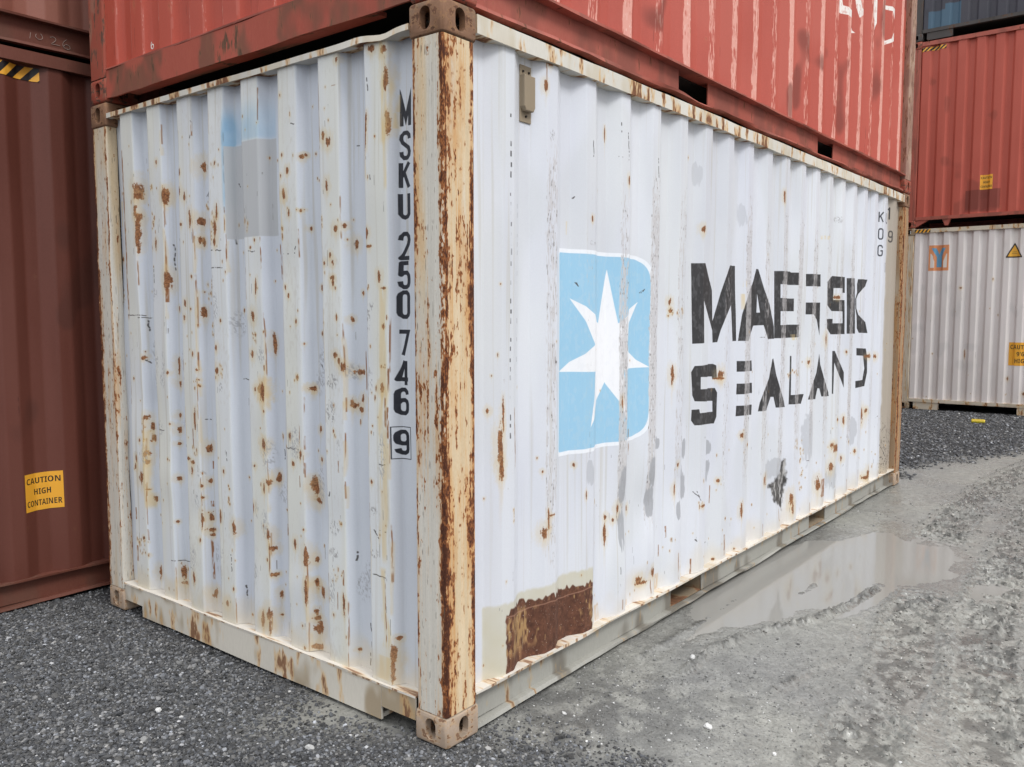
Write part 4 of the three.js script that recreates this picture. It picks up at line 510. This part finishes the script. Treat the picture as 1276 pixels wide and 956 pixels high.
const RIDGES = [[pathD([[1.05, 0.36], [1.41, 0.33], [1.7, 0.39], [2.15, 0.57], [2.61, 0.655], [3.0, 0.67]]), 0.03, 0.026], [pathD([[1.1, 0.69], [1.56, 0.78], [1.8, 0.85]]), 0.02, 0.012], [pathD([[1.05, 0.1], [1.9, 0.13], [2.6, 0.1]]), 0.018, 0.006], [pathD([[2.4, 0.36], [2.62, 0.38], [2.85, 0.36]]), 0.022, 0.015]];
function gravelness(x, z) {
  const j = (F2(x * 3.1, z * 3.1) - 0.5) * 0.5, d = ((x + 0.3) * 1.6 - (z + 0.6) * 0.7) / 1.746, left = sst(0.30, -0.16, d + j * 0.55);
  const far = sst(-0.7, 0.8, x - 7.1 - 3.0 * z + j * 3), back = z < -0.6 ? sst(-0.5, -1.0, z) : 0; return Math.max(left, far, back);
}
const pebbly = (x, z) => 0.85 * Math.exp(-(((x - 0.6) / 0.5) ** 2) - ((z - 0.22) / 0.42) ** 2) + 0.3 * Math.exp(-(((x - 1.0) / 0.7) ** 2) - ((z - 0.6) / 0.4) ** 2);
const WATER = -0.0085;
function basin(x, z) { // shallow hollow beside the long side
  const cx = 2.95, n = (F2(x * 2.6 + 9, z * 3.4) - 0.5) * 0.55; const zc = 0.14 + 0.36 * sst(1.6, 3.6, x), hw = 0.26 + 0.44 * sst(1.6, 3.2, x);
  return sst(1.2, 0.5, Math.hypot((x - cx) / 1.5, (z - zc) / hw) + n);
}
const RUFF = [0];
function height(x, z) {
  const far = Math.max(Math.abs(x - 5), Math.abs(z)); if (far > 13) return 0;
  const g = gravelness(x, z); let h = (F3(x * 1.7, z * 1.7) - 0.5) * 0.012 - 0.002, ruff = 0;
  h += g * ((F3(x * 14, z * 14) - 0.5) * 0.016 + (N(x * 52, z * 52) - 0.5) * 0.008 - 0.003);
  if (g < 0.98) {
    const mud = 1 - g, bs = basin(x, z);
    h += mud * ((F3(x * 9 + 3, z * 9) - 0.5) * 0.009 * (1 - bs) + (Math.abs(F2(x * 40, z * 40) - 0.5) * 0.007 - 0.001) * (1 - bs));
    h -= mud * bs * 0.010;
    for (const [f, w, pitch] of TRACKS) { const q = f(x, z); if (!q) continue; const [t, s, len] = q, a = Math.abs(t); if (a > w + 0.14) continue; const ends = sst(0, 0.3, s) * sst(len, len - 0.4, s), wob = (F2(x * 7, z * 7) - 0.5) * 0.04;
      const inn = sst(w + 0.012, w - 0.02, a + wob), berm = Math.exp(-(((a - w - 0.03) / 0.032) ** 2)), brk = sst(0.25, 0.55, F2(x * 5 + 20, z * 5));
      const lug = Math.sin((s + a * 0.55 + (F2(x * 11, z * 11) - 0.5) * 0.05) * 2 * Math.PI / pitch), rib = sst(0.2, 0.8, Math.abs(Math.sin(t * 42)));
      h += mud * ends * (inn * (-0.020 + brk * (0.022 * sst(-0.2, 0.4, lug) + 0.006 * rib) + Math.abs(F2(x * 34, z * 34) - 0.5) * 0.05 - 0.006) + berm * (0.002 + Math.abs(F2(x * 34, z * 34 + 7) - 0.5) * 0.04));
      ruff = Math.max(ruff, ends * mud * Math.max(inn, berm * 0.5)); }
    for (const [f, w, hh] of RIDGES) { const q = f(x, z); if (!q) continue; const [t, s, len] = q; if (Math.abs(t) > 0.12) continue; const e = sst(0, 0.15, s) * sst(len, len - 0.2, s), br = sst(0.2, 0.5, F2(s * 9, hh * 900)); const r = Math.exp(-((t / w) ** 2)) * e * br; h += r * hh * (0.3 + 2.6 * Math.abs(F2(x * 30, z * 30) - 0.5)) - 0.006 * e * Math.exp(-(((t - 0.06) / 0.03) ** 2)); ruff = Math.max(ruff, r); }
  }
  if (g < 0.98 && basin(x, z) < 0.12) h = Math.max(h, lerp(h, WATER + 0.003, sst(0.12, 0.05, basin(x, z))));
  RUFF[0] = ruff;
  // trodden level under the corner blocks
  const cor = Math.min(Math.hypot(x - 0.09, z + 0.08), Math.hypot(x - 0.09, z + 2.36), Math.hypot(x - 5.97, z + 0.08), Math.hypot(x - 5.97, z + 2.36)); h = lerp(h, Math.min(h, -0.001), sst(0.25, 0.14, cor));
  return Math.min(h, 0.045);
}
{
  const line = (fine) => { const out = []; for (const [a, b, s] of fine) for (let v = a; v < b - 1e-6; v += s) out.push(v); out.push(fine[fine.length - 1][1]); const lo = [], hi = []; let s = 0.1, v = out[0]; while (v > -500) { s *= 1.6; v -= s; lo.unshift(v); } s = 0.1; v = out[out.length - 1]; while (v < 500) { s *= 1.6; v += s; hi.push(v); } return [...lo, ...out, ...hi]; };
  const X = line([[-1.5, 0, 0.0125], [0, 4.4, 0.009], [4.4, 13.4, 0.025]]), Z = line([[-3.1, -0.1, 0.02], [-0.1, 1.95, 0.009]]), nx = X.length, nz = Z.length;
  const P = new Float32Array(nx * nz * 3), Cc2 = new Float32Array(nx * nz * 3), U = new Float32Array(nx * nz * 2), V = new Float32Array(nx * nz * 2), I = new Uint32Array((nx - 1) * (nz - 1) * 6);
  for (let j = 0; j < nz; j++) for (let i = 0; i < nx; i++) {
    const x = X[i], z = Z[j], k = j * nx + i, h = height(x, z), ruff = RUFF[0], g = gravelness(x, z), pb = pebbly(x, z), t = F3(x * 2.3, z * 2.3), f = N(x * 31, z * 31), wet = basin(x, z) * (1 - g);
    P[k * 3] = x; P[k * 3 + 1] = h; P[k * 3 + 2] = z;
    const mud = [0.335 + (t - 0.5) * 0.12 + (f - 0.5) * 0.03, 0.333 + (t - 0.5) * 0.118 + (f - 0.5) * 0.03, 0.312 + (t - 0.5) * 0.09 + (f - 0.5) * 0.028], gr = [0.038 + 0.023 * f, 0.039 + 0.023 * f, 0.043 + 0.025 * f];
    const w = clamp(g + pb * 0.62 * sst(0.35, 0.6, F2(x * 12, z * 12)), 0, 1), dk = 1 - 0.12 * wet - 0.45 * ruff * sst(0.48, 0.56, F2(x * 20, z * 26));
    for (let c = 0; c < 3; c++) Cc2[k * 3 + c] = lerp(mud[c] * dk, gr[c], w);
    U[k * 2] = x / 1.7; U[k * 2 + 1] = z / 1.7; V[k * 2] = (x + 1.5) / 15; V[k * 2 + 1] = (z + 3) / 6;
  }
  let q = 0; for (let j = 0; j < nz - 1; j++) for (let i = 0; i < nx - 1; i++) { const a = j * nx + i, b = a + 1, c = a + nx, d = c + 1; I[q++] = a; I[q++] = c; I[q++] = b; I[q++] = b; I[q++] = c; I[q++] = d; }
  const g = new THREE.BufferGeometry(); g.setAttribute('position', new THREE.BufferAttribute(P, 3)); g.setAttribute('color', new THREE.BufferAttribute(Cc2, 3)); g.setAttribute('uv', new THREE.BufferAttribute(U, 2)); g.setAttribute('uv1', new THREE.BufferAttribute(V, 2)); g.setIndex(new THREE.BufferAttribute(I, 1)); g.computeVertexNormals();
  const fine = new Skin(0, 1.7, 0, 1.7, 1024, 1024, true); fine.each((x, y, o) => { const a = F2(x * 130, y * 130), b = F3(x * 40, y * 40), s = N(x * 190 + 7, y * 190) > 0.9 ? 26 : 0, d = N(x * 120 + 50, y * 120) < 0.10 ? -50 : 0, k = 212 + (a - 0.5) * 56 + (b - 0.5) * 46 + s + d; fine.base(o, k, k, k - 2, 0.5, 90 + a * 50 + b * 40 + s * 2 + d * 0.6); });
  const rough = new Skin(-1.5, 13.5, -3, 3, 1024, 512); rough.each((x, z, o) => { const gg = gravelness(x, z), w = basin(x, z), n = F2(x * 5, z * 5); rough.base(o, 128, 128, 128, lerp(lerp(lerp(0.44, 0.24, sst(0.35, 0.7, n)), 0.1, sst(0.05, 0.6, w)), 0.85, gg)); });
  const rt = rough.tex(false); rt.channel = 1;
  const m = part('ground', g, new THREE.MeshPhysicalMaterial({ name: 'mud and gravel', vertexColors: true, map: fine.tex(true), roughness: 1, roughnessMap: rt, bumpMap: fine.tex(false), bumpScale: 0.008 }), scene);
  m.userData = { kind: 'structure', label: 'yard of wet grey mud and dark gravel', category: 'ground' };
}
{ // standing water, cloudy with silt
  const s = new THREE.Shape(); const rim = [[1.0, 0.5], [1.2, -0.4], [3, -0.6], [5, -0.5], [5.2, 0.1], [5.1, 1.0], [4.3, 1.5], [3.2, 1.6], [2.2, 1.3], [1.3, 0.9]]; rim.forEach(([x, z], i) => s[i ? 'lineTo' : 'moveTo'](x, -z)); s.closePath();
  const g = new THREE.ShapeGeometry(s); g.rotateX(-Math.PI / 2); g.translate(0, WATER, 0);
  const m = part('puddle', g, new THREE.MeshPhysicalMaterial({ name: 'silty water', color: new THREE.Color().setRGB(0.265, 0.259, 0.24), roughness: 0.06, ior: 1.33 }), scene); m.userData = { kind: 'structure', label: 'shallow silty puddle along the long side of the white container', category: 'puddle' };
}
// ---------------------------------------------------------------- loose stone
function pebbleShape(seed, detail = 0) { const g = new THREE.IcosahedronGeometry(1, detail), p = g.attributes.position, v = new THREE.Vector3(); for (let i = 0; i < p.count; i++) { v.fromBufferAttribute(p, i); const k = 0.62 + 0.75 * N(v.x * 1.7 + seed * 9.1 + 50, v.y * 1.7 + v.z * 2.3 + 50); p.setXYZ(i, v.x * k, v.y * k * 0.62, v.z * k * 0.85); } const q = g.toNonIndexed ? g : g; q.computeVertexNormals(); return q; }
const stoneMat = new THREE.MeshStandardMaterial({ name: 'crushed stone', color: 0xffffff, roughness: 0.8 });
function scatter(name, label, category, count, seed, pick, sizes, tint) {
  const r = rng(seed), sets = [0, 1, 2].map((k) => ({ list: [], k })), M = new THREE.Matrix4(), q = new THREE.Quaternion(), e = new THREE.Euler(), v = new THREE.Vector3(), s = new THREE.Vector3(), col = new THREE.Color();
  for (let i = 0, tries = 0; i < count && tries < count * 8; tries++) { const pt = pick(r); if (!pt) continue; i++; const [x, z] = pt, size = sizes(r, x, z); e.set((r() - 0.5) * 1.2, r() * 6.3, (r() - 0.5) * 1.2); q.setFromEuler(e); v.set(x, height(x, z) + size * 0.18, z); s.setScalar(size); M.compose(v, q, s); sets[i % 3].list.push([M.clone(), tint(r, x, z)]); }
  const root = new THREE.Group(); root.name = numbered(name); root.userData = { kind: 'stuff', label, category }; scene.add(root);
  for (const { list, k } of sets) { const im = new THREE.InstancedMesh(pebbleShape(seed + k), stoneMat, list.length); im.name = name + '_layer'; im.userData.kind = 'stuff'; list.forEach(([m, c], i) => { im.setMatrixAt(i, m); im.setColorAt(i, col.setRGB(c[0], c[1], c[2])); }); im.castShadow = im.receiveShadow = true; root.add(im); }
}
const under = (x, z) => x > 0.02 && x < 6.04 && z < -0.06 && z > -2.40;
const greyStone = (r) => { const t = r(), k = t < 0.72 ? 0.03 + 0.062 * r() : t < 0.985 ? 0.095 + 0.12 * r() : 0.28 + 0.2 * r(), b = (r() - 0.3) * 0.16; return [k * (1 - b * 0.5), k, k * (1 + b)]; };
scatter('gravel', 'dark crushed stone gravel beside the white container end', 'gravel', 105000, 5, (r) => { const x = -1.3 + r() * 1.75, z = -2.75 + r() * 3.4; if (x > -0.02 && z < -0.2 && r() < 0.75) return null; return r() < gravelness(x, z) + 0.05 && !(x > 0.1 && z < -0.1 && z > -2.3) ? [x, z] : null; }, (r) => 0.0036 + 0.0082 * r() * r() + (r() < 0.02 ? 0.010 * r() : 0), greyStone);
scatter('yard_gravel', 'dark gravel reaching to the stack across the yard', 'gravel', 26000, 6, (r) => { const x = 5.8 + r() * 6.9, z = -2.4 + r() * 3.8; return r() < gravelness(x, z) && !under(x, z) ? [x, z] : null; }, (r) => 0.009 + 0.016 * r() * r(), greyStone);
scatter('mud_grit', 'small stones pressed into the wet mud', 'grit', 8000, 7, (r) => { const x = -0.1 + r() * 6.5, z = -0.05 + r() * 1.9, p = pebbly(x, z); return r() < 0.10 + p * 0.9 && gravelness(x, z) < 0.6 && basin(x, z) < 0.25 ? [x, z] : null; }, (r) => 0.0018 + 0.0065 * r() * r() * r() + (r() < 0.02 ? 0.005 : 0), (r) => { const t = r(); const k = t < 0.55 ? 0.09 + 0.09 * r() : t < 0.93 ? 0.15 + 0.1 * r() : 0.45 + 0.2 * r(); return [k, k, k * 0.98]; });
scatter('mud_clods', 'crumbs of mud thrown up along the tyre tracks', 'mud', 6000, 8, (r) => { const x = 0.1 + r() * 8, z = 0.2 + r() * 1.7; height(x, z); return basin(x, z) < 0.5 && r() < RUFF[0] * 0.9 ? [x, z] : null; }, (r, x) => (0.0024 + 0.007 * r() * r()) * (x > 4 ? 1.5 : 1), (r) => { const k = r() < 0.6 ? 0.09 + 0.09 * r() : 0.26 + 0.14 * r(); return [k, k * 0.97, k * 0.89]; });
[[-0.47, -1.10, 0.013, 0.55, 'white stone lying on the dark gravel, brightest of its patch'], [-0.44, -0.98, 0.009, 0.45, 'small pale stone beside the brightest white stone'], [-0.28, -0.41, 0.016, 0.40, 'pale flat stone on gravel in front of the white container end'], [-0.62, -0.92, 0.018, 0.22, 'grey flat stone among finer dark gravel'], [0.74, 0.64, 0.017, 0.55, 'white angular stone lying on grey mud'], [1.27, 0.315, 0.015, 0.5, 'white stone beside the mud ridge'], [0.50, 0.155, 0.009, 0.5, 'small white stone near the corner block of the white container'], [0.71, 0.91, 0.009, 0.6, 'tiny white stone at the edge of the tyre tracks']].forEach(([x, z, s, k, label], i) => {
  const m = new THREE.Mesh(pebbleShape(60 + i, 1), new THREE.MeshStandardMaterial({ name: 'pale stone', color: new THREE.Color(k, k, k * 0.98), roughness: 0.75 })); m.name = numbered('stone'); m.scale.setScalar(s); m.position.set(x, height(x, z) + s * 0.3, z); m.rotation.set(0.3, i * 1.3, 0.2); m.castShadow = m.receiveShadow = true; m.userData = { label, category: 'stone' }; scene.add(m);
});
{ // crushed drinks can
  const g = thing('drink_can', 'crushed yellow drinks can lying on gravel before the ivory container', 'can', 11.30, height(11.3, -0.25) + 0.028, -0.25, 0.12);
  const prof = [[0, -0.088], [0.020, -0.088], [0.026, -0.086], [0.031, -0.076], [0.031, 0.066], [0.027, 0.079], [0.022, 0.083], [0.020, 0.080], [0, 0.079]].map(([a, b]) => new THREE.Vector2(a, b));
  const l = new THREE.LatheGeometry(prof, 24); const p = l.attributes.position; for (let i = 0; i < p.count; i++) { const y = p.getY(i), k = 1 - 0.3 * Math.exp(-(((y - 0.01) / 0.03) ** 2)) * (0.5 + 0.5 * Math.sin(Math.atan2(p.getZ(i), p.getX(i)) * 2)); p.setX(i, p.getX(i) * k); p.setZ(i, p.getZ(i) * k); } l.computeVertexNormals(); l.rotateX(Math.PI / 2);
  const cv = document.createElement('canvas'); cv.width = 128; cv.height = 64; const c = cv.getContext('2d'); c.fillStyle = '#e2d042'; c.fillRect(0, 0, 128, 64); c.fillStyle = '#c9c46a'; c.fillRect(20, 0, 20, 64); c.fillStyle = '#d9763c'; c.fillRect(0, 0, 128, 14); c.fillStyle = '#b89a2a'; c.fillRect(70, 20, 18, 30); const t = new THREE.CanvasTexture(cv); t.colorSpace = THREE.SRGBColorSpace;
  part('can_body', l, new THREE.MeshStandardMaterial({ name: 'printed yellow tin', map: t, roughness: 0.35, metalness: 0.2 }), g);
}
renderer.render(scene, camera);
